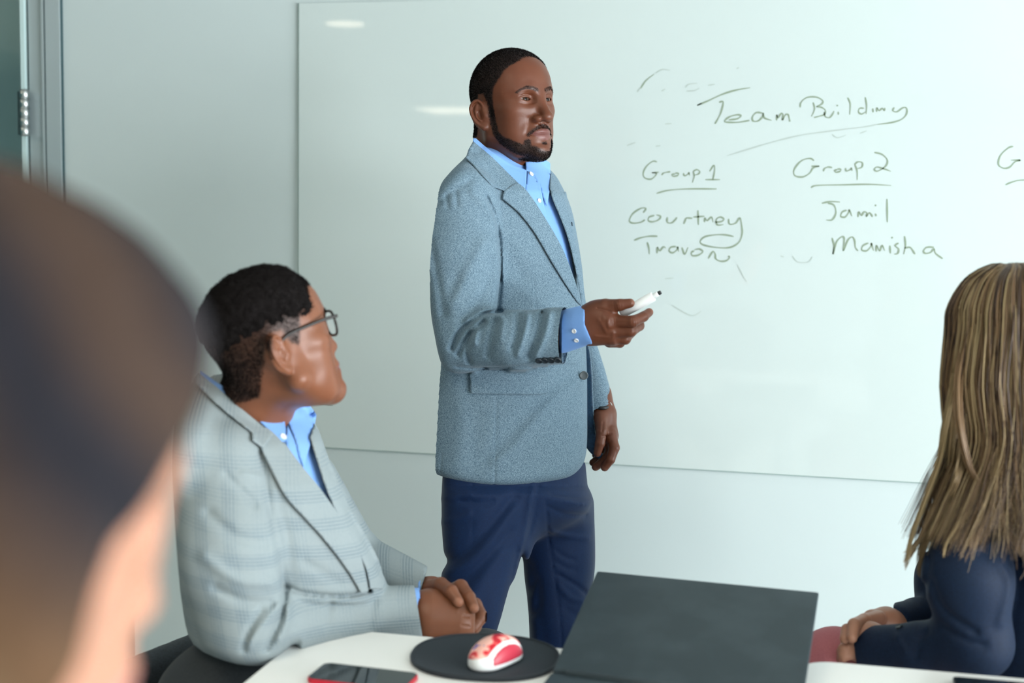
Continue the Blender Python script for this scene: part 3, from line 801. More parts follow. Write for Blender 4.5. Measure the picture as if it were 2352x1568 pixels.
        d = smin(plate, hx, 0.004); d = smin(d, anti, 0.003); d = smin(d, lobe, 0.006); d = smin(d, trag, 0.003)
        d = sub(d, ell(E, (0.000, -0.001, 0.0035), (0.0072, 0.0105, 0.0062)), 0.003)
        root = ell(m, (0.070 * w, -0.008 + s.kw['eary'], -0.016), (0.012, 0.012, 0.022))
        return smin(d, root, 0.006)
    def eye_mesh(s, side, look=None):
        c = s.wld([side * 0.0315, 0.0720, 0.0095]); r = 0.01225 * s.s
        n = 40
        lk = np.asarray(look if look is not None else s.kw['look'], float); lk = lk / np.linalg.norm(lk)
        V, F, C = [], [], []
        zax = s.R @ lk
        a = np.array([0, 0, 1.0]); xa = np.cross(a, zax); xa /= np.linalg.norm(xa); ya = np.cross(zax, xa)
        R_ = 28
        for i in range(R_ + 1):
            th = math.pi * (i / R_) ** 1.25
            for j in range(n):
                ph = 2 * math.pi * j / n
                rr = r * (1 + 0.045 * math.exp(-(th / 0.42) ** 4))
                V.append(c + rr * (math.cos(th) * zax + math.sin(th) * (math.cos(ph) * xa + math.sin(ph) * ya)))
                if th < 0.20: col = (0.004, 0.003, 0.003)
                elif th < 0.50: col = (0.040, 0.018, 0.009)
                elif th < 0.56: col = (0.03, 0.02, 0.018)
                else: col = (0.42, 0.36, 0.33)
                C.append(col)
        for i in range(R_):
            for j in range(n):
                F.append((i * n + j, i * n + (j + 1) % n, (i + 1) * n + (j + 1) % n, (i + 1) * n + j))
        return np.array(V), np.array(F), np.array(C)

def short_hair(h, tree_v, tree_f, maskf, n, length, seed, width=0.00028, lean=(0, 0, 0), curl=0.6):
    """many short tapering hairs rooted on the skin where maskf(local) > random"""
    rng = np.random.default_rng(seed)
    tri = np.concatenate([tree_f[:, [0, 1, 2]], tree_f[:, [0, 2, 3]]])
    a, b, c = tree_v[tri[:, 0]], tree_v[tri[:, 1]], tree_v[tri[:, 2]]
    nr = np.cross(b - a, c - a); ar = np.linalg.norm(nr, axis=1); nr = nr / np.maximum(ar, 1e-12)[:, None]
    cen = (a + b + c) / 3
    mk = maskf(h.loc(cen))
    w = ar * mk; w = w / w.sum()
    idx = rng.choice(len(tri), n, p=w)
    u = rng.random((n, 2)); fl = u.sum(1) > 1; u[fl] = 1 - u[fl]
    p = a[idx] + u[:, :1] * (b[idx] - a[idx]) + u[:, 1:] * (c[idx] - a[idx])
    N = nr[idx]
    dirv = N + rng.normal(0, curl, (n, 3)) + np.asarray(lean, float) @ h.R.T
    dirv /= np.linalg.norm(dirv, axis=1)[:, None]
    bad = (dirv * N).sum(1) < 0.15; dirv[bad] += N[bad]; dirv /= np.linalg.norm(dirv, axis=1)[:, None]
    L = length * (0.6 + 0.6 * rng.random(n)) * (0.45 + 0.55 * np.clip(mk[idx], 0, 1))
    t = np.cross(dirv, rng.normal(0, 1, (n, 3))); t /= np.linalg.norm(t, axis=1)[:, None]
    W_ = width * (0.8 + 0.5 * rng.random(n))
    p0 = p - N * 0.0003
    mid = p0 + dirv * (L * 0.55)[:, None]
    bend = rng.normal(0, 0.5, (n, 3)) * L[:, None] * curl
    tip = p0 + dirv * L[:, None] + bend * 0.5
    V = np.stack([p0 - t * W_[:, None], p0 + t * W_[:, None], mid + t * W_[:, None] * 0.8, mid - t * W_[:, None] * 0.8, tip + t * W_[:, None] * 0.25, tip - t * W_[:, None] * 0.25], 1).reshape(-1, 3)
    base = np.arange(n)[:, None] * 6
    F = np.concatenate([base + np.array([[0, 1, 2, 3]]), base + np.array([[3, 2, 4, 5]])])
    return V, F

# ------------------------------------------------------------------ standing man
DM = 2.77; SM = FPX / DM
RIGHT = MR[:, 0]; UPV = MR[:, 1]; BACK = MR[:, 2]      # camera axes in the world
def camdir(r, u, toward): return RIGHT * r + UPV * u + BACK * toward
th_ = math.radians(42)
man = empty('person', (P(1180, 2040, DM)[0], P(1180, 2040, DM)[1], 0.0), 'standing man in heathered grey-blue blazer and navy trousers holding a white marker', 'person')
def head_axes(yaw, pitch, roll):
    y, p, r = math.radians(yaw), math.radians(pitch), math.radians(roll)
    f = np.array([math.sin(y) * math.cos(p), math.sin(p), math.cos(y) * math.cos(p)])
    r0 = np.array([-math.cos(y), 0, math.sin(y)]); u0 = np.cross(r0, f)
    u = u0 * math.cos(r) + r0 * math.sin(r)
    return camdir(*f), camdir(*u)
H1 = Head(P(1171, 247, DM), *head_axes(43, -2, 6), 1.0, lips=1.12, nose=1.2, beard=1, look=(0.10, 1, 0.0), back=-0.012, low=0.955, eary=0.011, nl=0.004)
def hair_mask1(q):
    x, y, z = np.abs(q[:, 0]), q[:, 1], q[:, 2]
    # hairline: forehead edge, temple corner, sideburn, round the ear, nape
    front = z - (0.098 + 0.0 * x) + np.maximum(y - 0.045, 0) * 0.30
    line = poly2(y, z, [(0.072, 0.080), (0.062, 0.0770), (0.056, 0.068), (0.050, 0.055), (0.035, 0.034), (0.030, 0.010), (0.028, -0.030), (0.016, -0.030), (0.013, 0.006), (0.004, 0.025), (-0.012, 0.026), (-0.024, 0.006), (-0.040, -0.030), (-0.046, -0.062), (-0.2, -0.062), (-0.2, 0.2), (0.085, 0.2), (0.085, 0.080)])
    topfront = sstep(0.0, 0.004, z - (0.093 - 0.35 * np.maximum(0.0, x - 0.03) + 0.0)) 
    e = -line
    m = sstep(-0.0015, 0.0045, e + noise(q, 900, 3) * 0.0012)
    fr = sstep(0.0725, 0.0665, y + np.maximum(0.088 - np.maximum(z, 0.06), 0) * 0.6)
    return m * fr
def beard_mask1(q):
    x, y, z = np.abs(q[:, 0]), q[:, 1], q[:, 2]
    t = y
    # strap along the jaw in (y,z) side view
    strap = line2(y, z, [(0.0225, -0.010), (0.0215, -0.035), (0.027, -0.058), (0.040, -0.076), (0.056, -0.086), (0.072, -0.098), (0.09, -0.104)])
    wd = 0.0055 + 0.006 * sstep(0.02, 0.065, y)
    m = sstep(0.0035, -0.0015, strap - wd + noise(q, 700, 4) * 0.0014)
    # moustache
    mu = line2(x, z, [(0.001, -0.0500), (0.012, -0.0510), (0.024, -0.0580), (0.033, -0.068)])
    mw = 0.0026 + 0.0022 * sstep(0.024, 0.0, x)
    m = np.maximum(m, sstep(0.002, -0.0015, mu - mw + noise(q, 900, 5) * 0.001) * (y > 0.05) * 0.9)
    # soul patch
    so = ell(q, (0, 0.085, -0.0865), (0.011, 0.02, 0.0045))
    m = np.maximum(m, sstep(0.002, -0.0012, so + noise(q, 900, 6) * 0.001) * (y > 0.05) * 0.85)
    cor = line2(x, z, [(0.035, -0.082), (0.035, -0.092), (0.03, -0.105)])
    m = np.maximum(m, sstep(0.003, -0.0015, cor - 0.005 + noise(q, 700, 7) * 0.0012) * (y > 0.045))
    chin = sstep(0.0, -0.004, z + 0.1010 + 0.0 * x) * sstep(0.045, 0.060, y) * sstep(0.040, 0.028, x) * sstep(-0.128, -0.120, z)
    return np.clip(np.maximum(m, chin), 0, 1)
def brow_mask(q, zz=0.0300):
    x, y, z = np.abs(q[:, 0]), q[:, 1], q[:, 2]
    b = line2(x, z, [(0.012, zz - 0.0035), (0.022, zz), (0.035, zz + 0.0022), (0.047, zz - 0.0030), (0.052, zz - 0.008)])
    return sstep(0.0012, -0.0012, b - (0.0038 - 0.0018 * sstep(0.02, 0.05, x))) * (y > 0.03)
def lip_mask(q):
    x, y, z = np.abs(q[:, 0]), q[:, 1], q[:, 2]
    c = poly2(x, z, [(-0.01, -0.0555), (0.0, -0.0560), (0.006, -0.0540), (0.015, -0.0580), (0.028, -0.0645), (0.017, -0.0750), (0.006, -0.0800), (-0.01, -0.0805)])
    return sstep(0.0012, -0.0012, c) * (y > 0.06)

def build_head(h, owner, skin_material, hmask, bmask, hair_n, hair_len, hs, seed, neck=None, hairmat=None, beard_n=0, brows=True, eyes=(-1, 1), stub=0.85, extra=None):
    """returns (verts, quads, mask colours) of head+neck skin; adds eyes and hair as children"""
    f = (lambda A: h.skin(A)) if neck is None else (lambda A: smin(h.skin(A), neck(A), 0.03))
    c = h.pos; r = 0.145 * h.s
    lo = c + np.array([-r, -r, -0.175 * h.s]); hi = c + np.array([r, r, 0.14 * h.s])
    v, q = sdf_arrays(f, lo, hi, hs)
    L = h.loc(v)
    hm = hmask(L); bm = bmask(L) if bmask is not None else 0 * hm
    br = brow_mask(L) * 0.62 if brows else 0 * hm
    col = np.stack([lip_mask(L), np.clip(np.maximum(np.maximum(hm * stub, bm * 0.8), br * 0.8), 0, 1), 0 * hm], 1)
    for sd in eyes:
        ev, ef, ec = h.eye_mesh(sd)
        me = new_mesh('eye', ev, ef); vcol(me, 'mask', ec); link('eye', me, M['eye'], owner)
    if hair_n:
        V, F = short_hair(h, v, q, hmask, hair_n, hair_len, seed)
        world_obj('hair', V, F, hairmat or M['hair_black'], owner, smooth=False)
    if beard_n:
        V, F = short_hair(h, v, q, bmask, beard_n, 0.0030, seed + 1, lean=(0, 0, -0.5))
        world_obj('beard', V, F, M['hair_black'], owner, smooth=False)
    if brows:
        V, F = short_hair(h, v, q, brow_mask, 1100, 0.0032, seed + 2, width=0.00013, lean=(0.8, -0.6, 0.1), curl=0.3)
        world_obj('eyebrows', V, F, hairmat or M['hair_black'], owner, smooth=False)
    return v, q, col
def body_object(owner, pieces, material):
    """pieces: list of (verts, quads, colours) -> one mesh named body"""
    v, q = merge([(a, b) for a, b, _ in pieces])
    col = np.concatenate([c for _, _, c in pieces])
    me = new_mesh('body', v, q); vcol(me, 'mask', col)
    return link('body', me, material, owner)
NK1 = [P(1148, 300, DM + 0.03), P(1146, 395, DM + 0.04), P(1140, 470, DM + 0.07)]
neck1 = lambda A: chain(A, NK1, [0.054, 0.064, 0.085], 0.02)
hv = build_head(H1, man, M['skin_man'], hair_mask1, beard_mask1, 60000, 0.0032, 0.0014, 1, neck1, beard_n=9000)


# standing man: clothes, hands
def PW(px, py, w): return P(px, py, DM + w)
def bounds(pts, pad):
    a = np.array(pts); return a.min(0) - pad, a.max(0) + pad
def loft(A, org, R, secs):
    """stack of ellipses: secs rows (z, half width, half depth, shift x, shift y)"""
    q = (A - org) @ R; z = q[:, 2]; S_ = np.array(secs); o = np.argsort(S_[:, 0]); S_ = S_[o]
    zc = np.clip(z, S_[0, 0], S_[-1, 0])
    g = [np.interp(zc, S_[:, 0], S_[:, i]) for i in range(1, 5)]
    x, y = q[:, 0] - g[2], q[:, 1] - g[3]
    k0 = np.sqrt((x / g[0]) ** 2 + (y / g[1]) ** 2); k1 = np.sqrt((x / g[0] ** 2) ** 2 + (y / g[1] ** 2) ** 2)
    d = k0 * (k0 - 1) / np.maximum(k1, 1e-6)
    return np.maximum(d, np.abs(z - zc) - 0.0 + np.minimum(d, 0) * 0) if False else np.where(z != zc, np.maximum(d, np.abs(z - zc)), d)
def folds(A, lines, s):
    """cloth relief from lines drawn over the photo: (polyline, depth m, width px)"""
    x, y, d = proj(A); r = np.zeros(len(A))
    for pts, dep, w in lines:
        l = line2(x, y, spline(pts, 4)) ; r = r + dep * np.exp(-(l / w) ** 2)
    return r
def garment(name, f, lo, hi, h, material, parent, **kw):
    v, q = sdf_arrays(f, lo, hi, h)
    o = world_obj(name, v, q, material, parent, **kw)
    return o, v, q
class CylTree:
    """ray target: an SDF surface"""
    def __init__(s, f): s.f = f
    def ray_cast(s, o, d):
        o_ = np.array(o); d_ = np.array(d); t = 1.5
        for _ in range(80):
            e = float(s.f((o_ + d_ * t)[None])[0])
            if e < 0.0006: return (V3(o_ + d_ * t), None, 0, t)
            t += max(e * 0.8, 0.0006)
            if t > 4: break
        return (None, None, None, None)
    def depth(s, px, py):
        t = P(px, py, 1.0) - CL; L = np.linalg.norm(t)
        return s.ray_cast(V3(CL), V3(t / L))[3] / L
yb = math.radians(50)
RB = np.stack([camdir(-math.cos(yb), 0, math.sin(yb)), camdir(math.sin(yb), 0, math.cos(yb)), UPV], 1)
ORG1 = PW(1163, 700, 0.02)
def zp(y): return (700 - y) / SM
SEC1 = [(zp(345), .060, .060, 0, -.015), (zp(385), .085, .072, 0, -.015), (zp(415), .150, .095, 0, -.012), (zp(450), .195, .118, 0, -.005), (zp(520), .212, .135, 0, 0),
        (zp(600), .212, .150, 0, .004), (zp(740), .204, .150, 0, .006), (zp(900), .212, .158, 0, .004), (zp(1115), .226, .170, 0, 0), (zp(1300), .230, .172, 0, 0)]
T1 = spline([(1086, 320), (1076, 358), (1042, 393), (1010, 432), (986, 480), (971, 530), (964, 575), (969, 605), (982, 640), (993, 720), (1008, 800), (1012, 835), (1006, 872), (994, 912), (986, 960), (981, 1010), (978, 1062), (988, 1077), (1012, 1088), (1056, 1100), (1110, 1108), (1160, 1110), (1215, 1107), (1265, 1101), (1305, 1092), (1328, 1075), (1340, 1050), (1345, 1010), (1346, 950), (1347, 860), (1345, 790), (1343, 740), (1341, 690), (1334, 620), (1322, 545), (1308, 480), (1286, 428), (1262, 392), (1200, 330)], 3, True)
T1 = np.array(T1)
V1 = np.array([(1060, 300), (1086, 326), (1128, 360), (1206, 434), (1250, 500), (1286, 562), (1312, 625), (1336, 705), (1338, 680), (1324, 620), (1305, 545), (1284, 490), (1264, 440), (1258, 380), (1258, 300)], float)
SH = [PW(1052, 472, -0.13), PW(1052, 600, -0.16), PW(1062, 772, -0.20)]
FA = [PW(1062, 772, -0.21), PW(1190, 781, -0.30), PW(1325, 771, -0.345)]
def torso1(A):
    d = loft(A, ORG1, RB, SEC1)
    for sx in (1, -1):
        d = smin(d, cap(A, ORG1 + RB @ np.array([sx * .06, -.01, zp(400)]), ORG1 + RB @ np.array([sx * .185, 0, zp(455)]), .062, .070), .04)
    return d
def shirt_cut(A, d):
    x, y, dd = proj(A)
    v = poly2(x, y, V1) / SM
    fr = (dd - (DM + 0.02)) * 0.5
    return v, fr
FOLD1 = [([(1118, 452), (1138, 500), (1148, 560), (1150, 640), (1143, 712)], .008, 4.5), ([(1048, 842), (1110, 846), (1200, 842), (1322, 838)], .004, 3),
    ([(1038, 800), (1052, 768), (1078, 742), (1112, 722), (1150, 716)], .014, 6), ([(1052, 812), (1078, 770), (1112, 738)], .010, 6),
    ([(1072, 738), (1110, 728), (1148, 724)], -.006, 7), ([(1080, 765), (1072, 800), (1078, 830)], .008, 6), ([(1095, 755), (1090, 790)], -.007, 6),
    ([(1190, 726), (1186, 770), (1176, 800)], .006, 7), ([(1212, 724), (1206, 760), (1190, 815)], -.007, 7), ([(1246, 720), (1236, 765), (1215, 820)], .008, 7), ([(1262, 722), (1252, 770), (1232, 815)], -.007, 8),
    ([(1140, 740), (1128, 780), (1122, 815)], .007, 8), ([(1155, 735), (1150, 780)], -.003, 8),
    ([(1110, 560), (1080, 620), (1035, 700)], -.006, 17), ([(1130, 600), (1110, 670), (1060, 740)], .006, 13), ([(1050, 640), (1020, 720)], .004, 14),
    ([(990, 560), (1005, 640), (1018, 720)], .004, 9), ([(1000, 470), (1040, 440), (1078, 415)], .003, 8), ([(1140, 520), (1120, 480), (1085, 440)], -.004, 9),
    ([(1025, 450), (1028, 475)], .003, 5), ([(1048, 445), (1050, 470)], .003, 5),
    ([(1340, 870), (1290, 900), (1235, 960), (1180, 1030), (1140, 1060)], -.006, 15), ([(1300, 870), (1240, 920), (1180, 985), (1120, 1050)], .004, 20),
    ([(1040, 880), (1060, 960), (1050, 1060)], -.003, 22), ([(1095, 960), (1090, 1080)], .0025, 20), ([(1140, 906), (1139, 1000), (1136, 1110)], .0022, 2.2), ([(1014, 1040), (1012, 1090)], .0015, 2.0),
    ([(1226, 640), (1230, 700)], .0012, 2.0), ([(1165, 640), (1250, 700), (1300, 715)], -.003, 18), ([(1160, 560), (1200, 640)], .003, 16)]
def sleeve1(A):
    return smin(chain(A, SH, [.084, .090, .072], .02), chain(A, FA, [.062, .055, .052], .01), .018)
def jacket1(A):
    d = torso1(A)
    x, y, dd = proj(A)
    v = poly2(x, y, V1) / SM
    cutv = np.maximum(v, -(d + 0.016)); front = (dd - (DM + 0.06))
    d2 = np.maximum(d, -np.maximum(cutv, front * 0.7))
    hem = (y - (1110 - 22 * np.clip((1100 - x) / 120, 0, 1) ** 2 - 0)) / SM
    a = sleeve1(A)
    cuffx = (x - (1312 + (y - 710) * 0.085)) / SM
    a = np.maximum(a, cuffx)
    a = np.maximum(a, -np.maximum(chain(A, FA, [.05, .05, .0475]), (1290 - x) / SM))
    arm = np.linalg.norm(0 * A, axis=1)
    d2 = smin(d2, a, .006)
    sil = poly2(x, y, T1) / SM - 0.004
    inside_arm = (x > 1225) & (a < 0.04)
    m = smax(d2, sil, .022)
    m = np.where(inside_arm & (y > 700) & (y < 850), np.minimum(m, smax(a, 0 * a - 1, .001)), m)
    fr = sstep(0.06, -0.02, dd - (DM - 0.02))
    return m + folds(A, FOLD1, SM) * fr
lo, hi = bounds([PW(950, 300, -.4), PW(1380, 1130, .30), PW(950, 1130, -.4), PW(1380, 300, .3)], 0.01)
jk, jv, jq = garment('blazer', jacket1, lo, hi, 0.0032, M['blazer'], man)
jt = tree_of(jv, jq)
# shirt below the opening
def shirt1(A):
    d = torso1(A) + 0.010
    x, y, dd = proj(A)
    v = poly2(x, y, V1) / SM - 0.022
    d = smax(d, poly2(x, y, T1) / SM + 0.012, .02)
    return np.maximum(d, v)
lo, hi = bounds([PW(1060, 330, -.25), PW(1360, 720, .2)], 0.03)
so, sv, sq = garment('shirt', shirt1, lo, hi, 0.003, M['blue_shirt'], man)
st = tree_of(sv, sq)
def sheet(name, poly, tree, off, th, material, parent, step=4.0, **kw):
    v, q = drape(poly, tree, off, th, step, **kw)
    o = world_obj(name, v, q, material, parent); return o
def disc(name, px, py, tree, r, th, material, parent, off=0.0, dep=None, holes=0, hm=None):
    t = P(px, py, 1.0) - CL; dv = V3(t); L = dv.length
    hit = tree.ray_cast(V3(CL), dv.normalized()) if tree else (None,)
    if hit[0] is None: c = P(px, py, dep or DM); nrm = V3(CL - c).normalized()
    else:
        c = np.array(hit[0]); nrm = hit[1]
        if nrm.dot(dv) > 0: nrm = -nrm
    x, y, z = frame_from(nrm)
    n = 20; prof = [(0.0, th), (0.70 * r, th * 0.8), (0.82 * r, th * 1.15), (0.97 * r, th), (r, th * 0.4), (0.95 * r, -0.001)]
    V = []; F = []
    for rr, h in prof:
        for k in range(n):
            a = 2 * math.pi * k / n
            V.append(np.array(x) * rr * math.cos(a) + np.array(y) * rr * math.sin(a) + np.array(z) * (h + off) + c)
    for i in range(len(prof) - 1):
        for k in range(n): F.append((i * n + k, (i + 1) * n + k, (i + 1) * n + (k + 1) % n, i * n + (k + 1) % n))
    return world_obj(name, V, F, material, parent)
def smooth1(A):
    x, y, dd = proj(A)
    return smax(smin(torso1(A), sleeve1(A), .006), poly2(x, y, T1) / SM - 0.004, .022)
lo, hi = bounds([PW(1040, 300, -.3), PW(1360, 760, .25), PW(1040, 760, -.3), PW(1360, 300, .2)], 0.01)
uv, uq = sdf_arrays(smooth1, lo, hi, 0.006)
ut = tree_of(uv, uq)
# lapels, collar
sheet('collar', [(1087, 324), (1106, 340), (1130, 360), (1170, 400), (1208, 437), (1182, 466), (1157, 438), (1132, 429), (1098, 393), (1070, 362), (1076, 343)], ut, 0.003, 0.0045, M['blazer'], man)
sheet('lapel', spline([(1157, 440), (1185, 420), (1212, 440), (1252, 500), (1288, 562), (1314, 625), (1337, 700), (1326, 694)], 3) + spline([(1326, 694), (1300, 655), (1266, 600), (1228, 535), (1190, 487), (1154, 457)], 3), ut, 0.003, 0.0048, M['blazer'], man)
sheet('lapel', spline([(1264, 398), (1286, 430), (1303, 475), (1313, 520), (1328, 590), (1338, 650), (1341, 700), (1336, 702)], 3) + spline([(1336, 702), (1326, 640), (1308, 560), (1289, 505), (1270, 460), (1262, 430)], 3), ut, 0.003, 0.0045, M['blazer'], man, maxd=0.15)
sheet('buttonhole', [(1311, 509), (1315, 511), (1316, 521), (1312, 519)], jt, 0.006, 0.001, M['thread'], man, step=2.0)
fl = sheet('pocket_flap', spline([(1085, 852), (1081, 875), (1080, 895), (1090, 904), (1160, 905), (1248, 905), (1259, 895), (1261, 870), (1259, 841), (1170, 846)], 3, True), jt, 0.001, 0.0055, M['blazer'], jk)
sheet('pocket_welt', [(1083, 846), (1258, 834), (1259, 842), (1084, 853)], jt, 0.000, 0.0022, M['blazer'], jk, step=3)
for bx, by in ((1238, 826), (1252, 825.5), (1266, 825), (1281, 824)):
    disc('sleeve_button', bx, by, jt, 0.0068, 0.0035, M['button_dark'], jk, off=0.001)
disc('front_button', 1341, 862, None, 0.0092, 0.0035, M['button_grey'], jk, dep=CylTree(lambda A: jacket1(A)).depth(1334, 862) - .004)
# left front of the blazer hanging open, its dark lining towards the camera
def free_sheet(name, poly, depf, th, material, parent, step=3.0):
    class TT:
        def ray_cast(s, o, d):
            c = np.array(d) @ MR; x, y = CX - c[0] / c[2] * FPX, CY + c[1] / c[2] * FPX
            dd = depf(x, y); p = P(x, y, dd); return (V3(p), None, 0, (V3(p) - o).length)
    v, q = drape(poly, TT(), 0.0, th, step)
    return world_obj(name, v, q, material, parent)
pan = spline([(1338, 785), (1352, 800), (1358, 850), (1361, 920), (1365, 990), (1376, 1030), (1383, 1042), (1380, 1051), (1370, 1050), (1352, 1035), (1340, 1010), (1330, 960)], 3, True)
free_sheet('front_lining', pan, lambda x, y: DM + 0.07 + 0.02 * (y - 785) / 260, 0.002, M['lining'], jk)
pan2 = [(x + 2.2, y + (1.5 if y > 1000 else 0)) for x, y in pan]
free_sheet('front_panel', pan2, lambda x, y: DM + 0.0745 + 0.02 * (y - 785) / 260, 0.003, M['blazer'], jk)
# left sleeve
LS = [PW(1262, 470, .10), PW(1318, 700, .16), PW(1378, 945, .13)]
def sleeveL(A):
    x, y, dd = proj(A)
    d = chain(A, LS, [.07, .062, .049], .01)
    cut = (y - (942 - (x - 1365) * 0.36)) / SM
    d = np.maximum(d, cut)
    d = np.maximum(d, -np.maximum(chain(A, LS, [.06, .055, .0445]), -(cut + .02)))
    sil = np.array([(1200, 440), (1300, 440), (1338, 640), (1352, 740), (1374, 800), (1390, 850), (1402, 895), (1411, 928), (1405, 975), (1340, 975), (1320, 900), (1250, 700)], float)
    return smax(d, poly2(x, y, sil) / SM, .02)
lo, hi = bounds([PW(1200, 430, .0), PW(1440, 980, .28)], 0.02)
garment('sleeve', sleeveL, lo, hi, 0.0032, M['blazer'], jk)
# shirt collar leaves, placket, cuff
sheet('shirt_collar', spline([(1088, 313), (1128, 347), (1170, 373), (1210, 391)], 3) + [(1209, 412), (1206, 441), (1198, 434)] + spline([(1163, 405), (1125, 368), (1085, 330)], 3), ut, 0.000, 0.003, M['blue_shirt'], man, maxd=0.08)
sheet('shirt_collar', [(1207, 372), (1225, 366), (1248, 364), (1264, 374), (1264, 398), (1262, 440), (1256, 478), (1240, 430), (1222, 400), (1208, 392)], ut, -0.006, 0.003, M['blue_shirt'], man, maxd=0.1, fallback=DM)
sheet('shirt_placket', [(1211, 393), (1232, 395), (1238, 412), (1250, 470), (1262, 520), (1275, 570), (1262, 545), (1240, 500), (1222, 468), (1206, 441)], ut, -0.008, 0.003, M['blue_shirt'], man, maxd=0.1)
disc('shirt_button', 1216, 405, st, 0.0055, 0.002, M['button_pearl'], man, off=0.007)
disc('shirt_button', 1233, 464, st, 0.0048, 0.002, M['button_pearl'], man, off=0.007)
CF = [PW(1290, 762, -.305), PW(1338, 748, -.335), PW(1358, 746, -.345)]
def cuff1(A):
    x, y, dd = proj(A)
    d = chain(A, CF, [.040, .0375, .0375])
    e = np.maximum((x - (1343 + np.maximum(y - 745, 0) * 0.42)) / SM, (1285 - x) / SM)
    d = np.maximum(d, e)
    return np.maximum(d, -np.maximum(chain(A, CF, [.035, .0325, .0325]), -0.2 + 0 * x))
lo, hi = bounds([PW(1270, 690, -.40), PW(1380, 820, -.24)], 0.02)
cf, cv_, cq_ = garment('shirt_cuff', cuff1, lo, hi, 0.0018, M['blue_shirt'], man)
ct = tree_of(cv_, cq_)
disc('cuff_button', 1319, 760, ct, 0.0045, 0.002, M['button_pearl'], cf)
disc('cuff_button', 1324, 781, ct, 0.0045, 0.002, M['button_pearl'], cf)
# right hand with marker (hand depth about 2.42 m)
def fing(A, pts, rs, k=.003): return chain(A, [PW(*p) for p in pts], rs, k)
def handR(A):
    d = chain(A, [PW(1325, 758, -.315), PW(1352, 748, -.335)], [.031, .031])
    d = smin(d, chain(A, [PW(1358, 735, -.345), PW(1395, 737, -.365)], [.029, .023]), .02)
    d = smin(d, chain(A, [PW(1362, 765, -.345), PW(1402, 772, -.355)], [.021, .017]), .02)
    d = smin(d, ell(A, PW(1378, 712, -.352), (.021, .021, .018)), .02)
    th = fing(A, [(1372, 716, -.350), (1392, 702, -.366), (1424, 700, -.382), (1447, 696, -.385)], [.0165, .0125, .0108, .0086])
    d = smin(d, th, .010)
    ix = fing(A, [(1398, 738, -.365), (1454, 738, -.392), (1478, 727, -.380), (1491, 717, -.368)], [.0135, .0106, .0092, .0078])
    md = fing(A, [(1402, 760, -.362), (1449, 760, -.376), (1468, 748, -.355), (1470, 740, -.338)], [.0138, .0108, .0094, .008])
    rg = fing(A, [(1404, 775, -.352), (1436, 778, -.356), (1447, 766, -.333), (1440, 755, -.325)], [.0130, .0104, .0090, .008])
    pk = fing(A, [(1400, 784, -.340), (1424, 787, -.334), (1434, 776, -.315), (1424, 765, -.312)], [.0115, .0090, .0080, .007])
    d = smin(d, ix, .006); d = smin(d, md, .005); d = smin(d, rg, .005); d = smin(d, pk, .005)
    kn = [([(1398, 733), (1397, 742), (1399, 750)], -.0018, 4.5), ([(1409, 765), (1407, 775)], -.0018, 4.5), ([(1410, 784), (1412, 790)], -.0014, 4),
          ([(1404, 733), (1405, 745)], .0007, 1.2), ([(1409, 732), (1410, 746)], .0007, 1.2), ([(1414, 733), (1415, 745)], .0006, 1.2),
          ([(1452, 732), (1453, 746)], .0009, 1.2), ([(1457, 732), (1459, 748)], .0009, 1.2), ([(1462, 732), (1464, 747)], .0008, 1.2),
          ([(1414, 691), (1417, 709)], .0008, 1.3), ([(1419, 690), (1422, 709)], .0008, 1.3), ([(1424, 690), (1427, 709)], .0007, 1.3), ([(1409, 692), (1411, 708)], .0007, 1.3),
          ([(1372, 708), (1390, 712), (1402, 716)], .0015, 2.5), ([(1375, 735), (1392, 762)], -.001, 4), ([(1368, 772), (1400, 776)], -.001, 3)]
    return d + folds(A, kn, SM)
lo, hi = bounds([PW(1310, 670, -.44), PW(1510, 810, -.27), PW(1310, 810, -.44), PW(1510, 670, -.27)], 0.008)
hr = sdf_arrays(handR, lo, hi, 0.0013)
def tip_mask(v, tips, r):
    m = np.zeros(len(v))
    for t in tips: m = np.maximum(m, sstep(r, r * 0.5, np.linalg.norm(v - PW(*t), axis=1)))
    return np.stack([0 * m, 0 * m, m], 1)
hrc = tip_mask(hr[0], [(1455, 693, -.385), (1494, 714, -.366)], .011)
def handL(A):
    d = chain(A, [PW(1376, 905, .125), PW(1384, 945, .115)], [.028, .027])
    d = smin(d, chain(A, [PW(1386, 960, .11), PW(1396, 1000, .10)], [.026, .024]), .02)
    d = smin(d, fing(A, [(1401, 995, .085), (1411, 1028, .075), (1402, 1055, .070), (1389, 1073, .075)], [.0135, .0115, .0102, .0088]), .006)
    d = smin(d, fing(A, [(1396, 1000, .105), (1402, 1036, .095), (1388, 1058, .090), (1368, 1072, .095)], [.0135, .0112, .0100, .0088]), .005)
    d = smin(d, fing(A, [(1390, 1000, .125), (1390, 1038, .12), (1374, 1054, .115), (1362, 1062, .115)], [.0130, .0108, .0095, .0082]), .005)
    d = smin(d, fing(A, [(1384, 1000, .145), (1378, 1030, .14), (1368, 1045, .135)], [.012, .0095, .008]), .005)
    d = smin(d, fing(A, [(1380, 958, .085), (1382, 990, .065), (1378, 1018, .060), (1372, 1040, .062)], [.015, .0122, .0105, .0085]), .010)
    return d + folds(A, [([(1384, 1002), (1396, 1000), (1404, 996)], .0015, 2.0), ([(1396, 1020), (1404, 1014)], .001, 2), ([(1385, 970), (1383, 990)], .0015, 2.5)], SM)
lo, hi = bounds([PW(1340, 890, .02), PW(1430, 1095, .17)], 0.012)
hl = sdf_arrays(handL, lo, hi, 0.0014)
hlc = tip_mask(hl[0], [(1386, 1076, .075), (1366, 1074, .095)], .012)
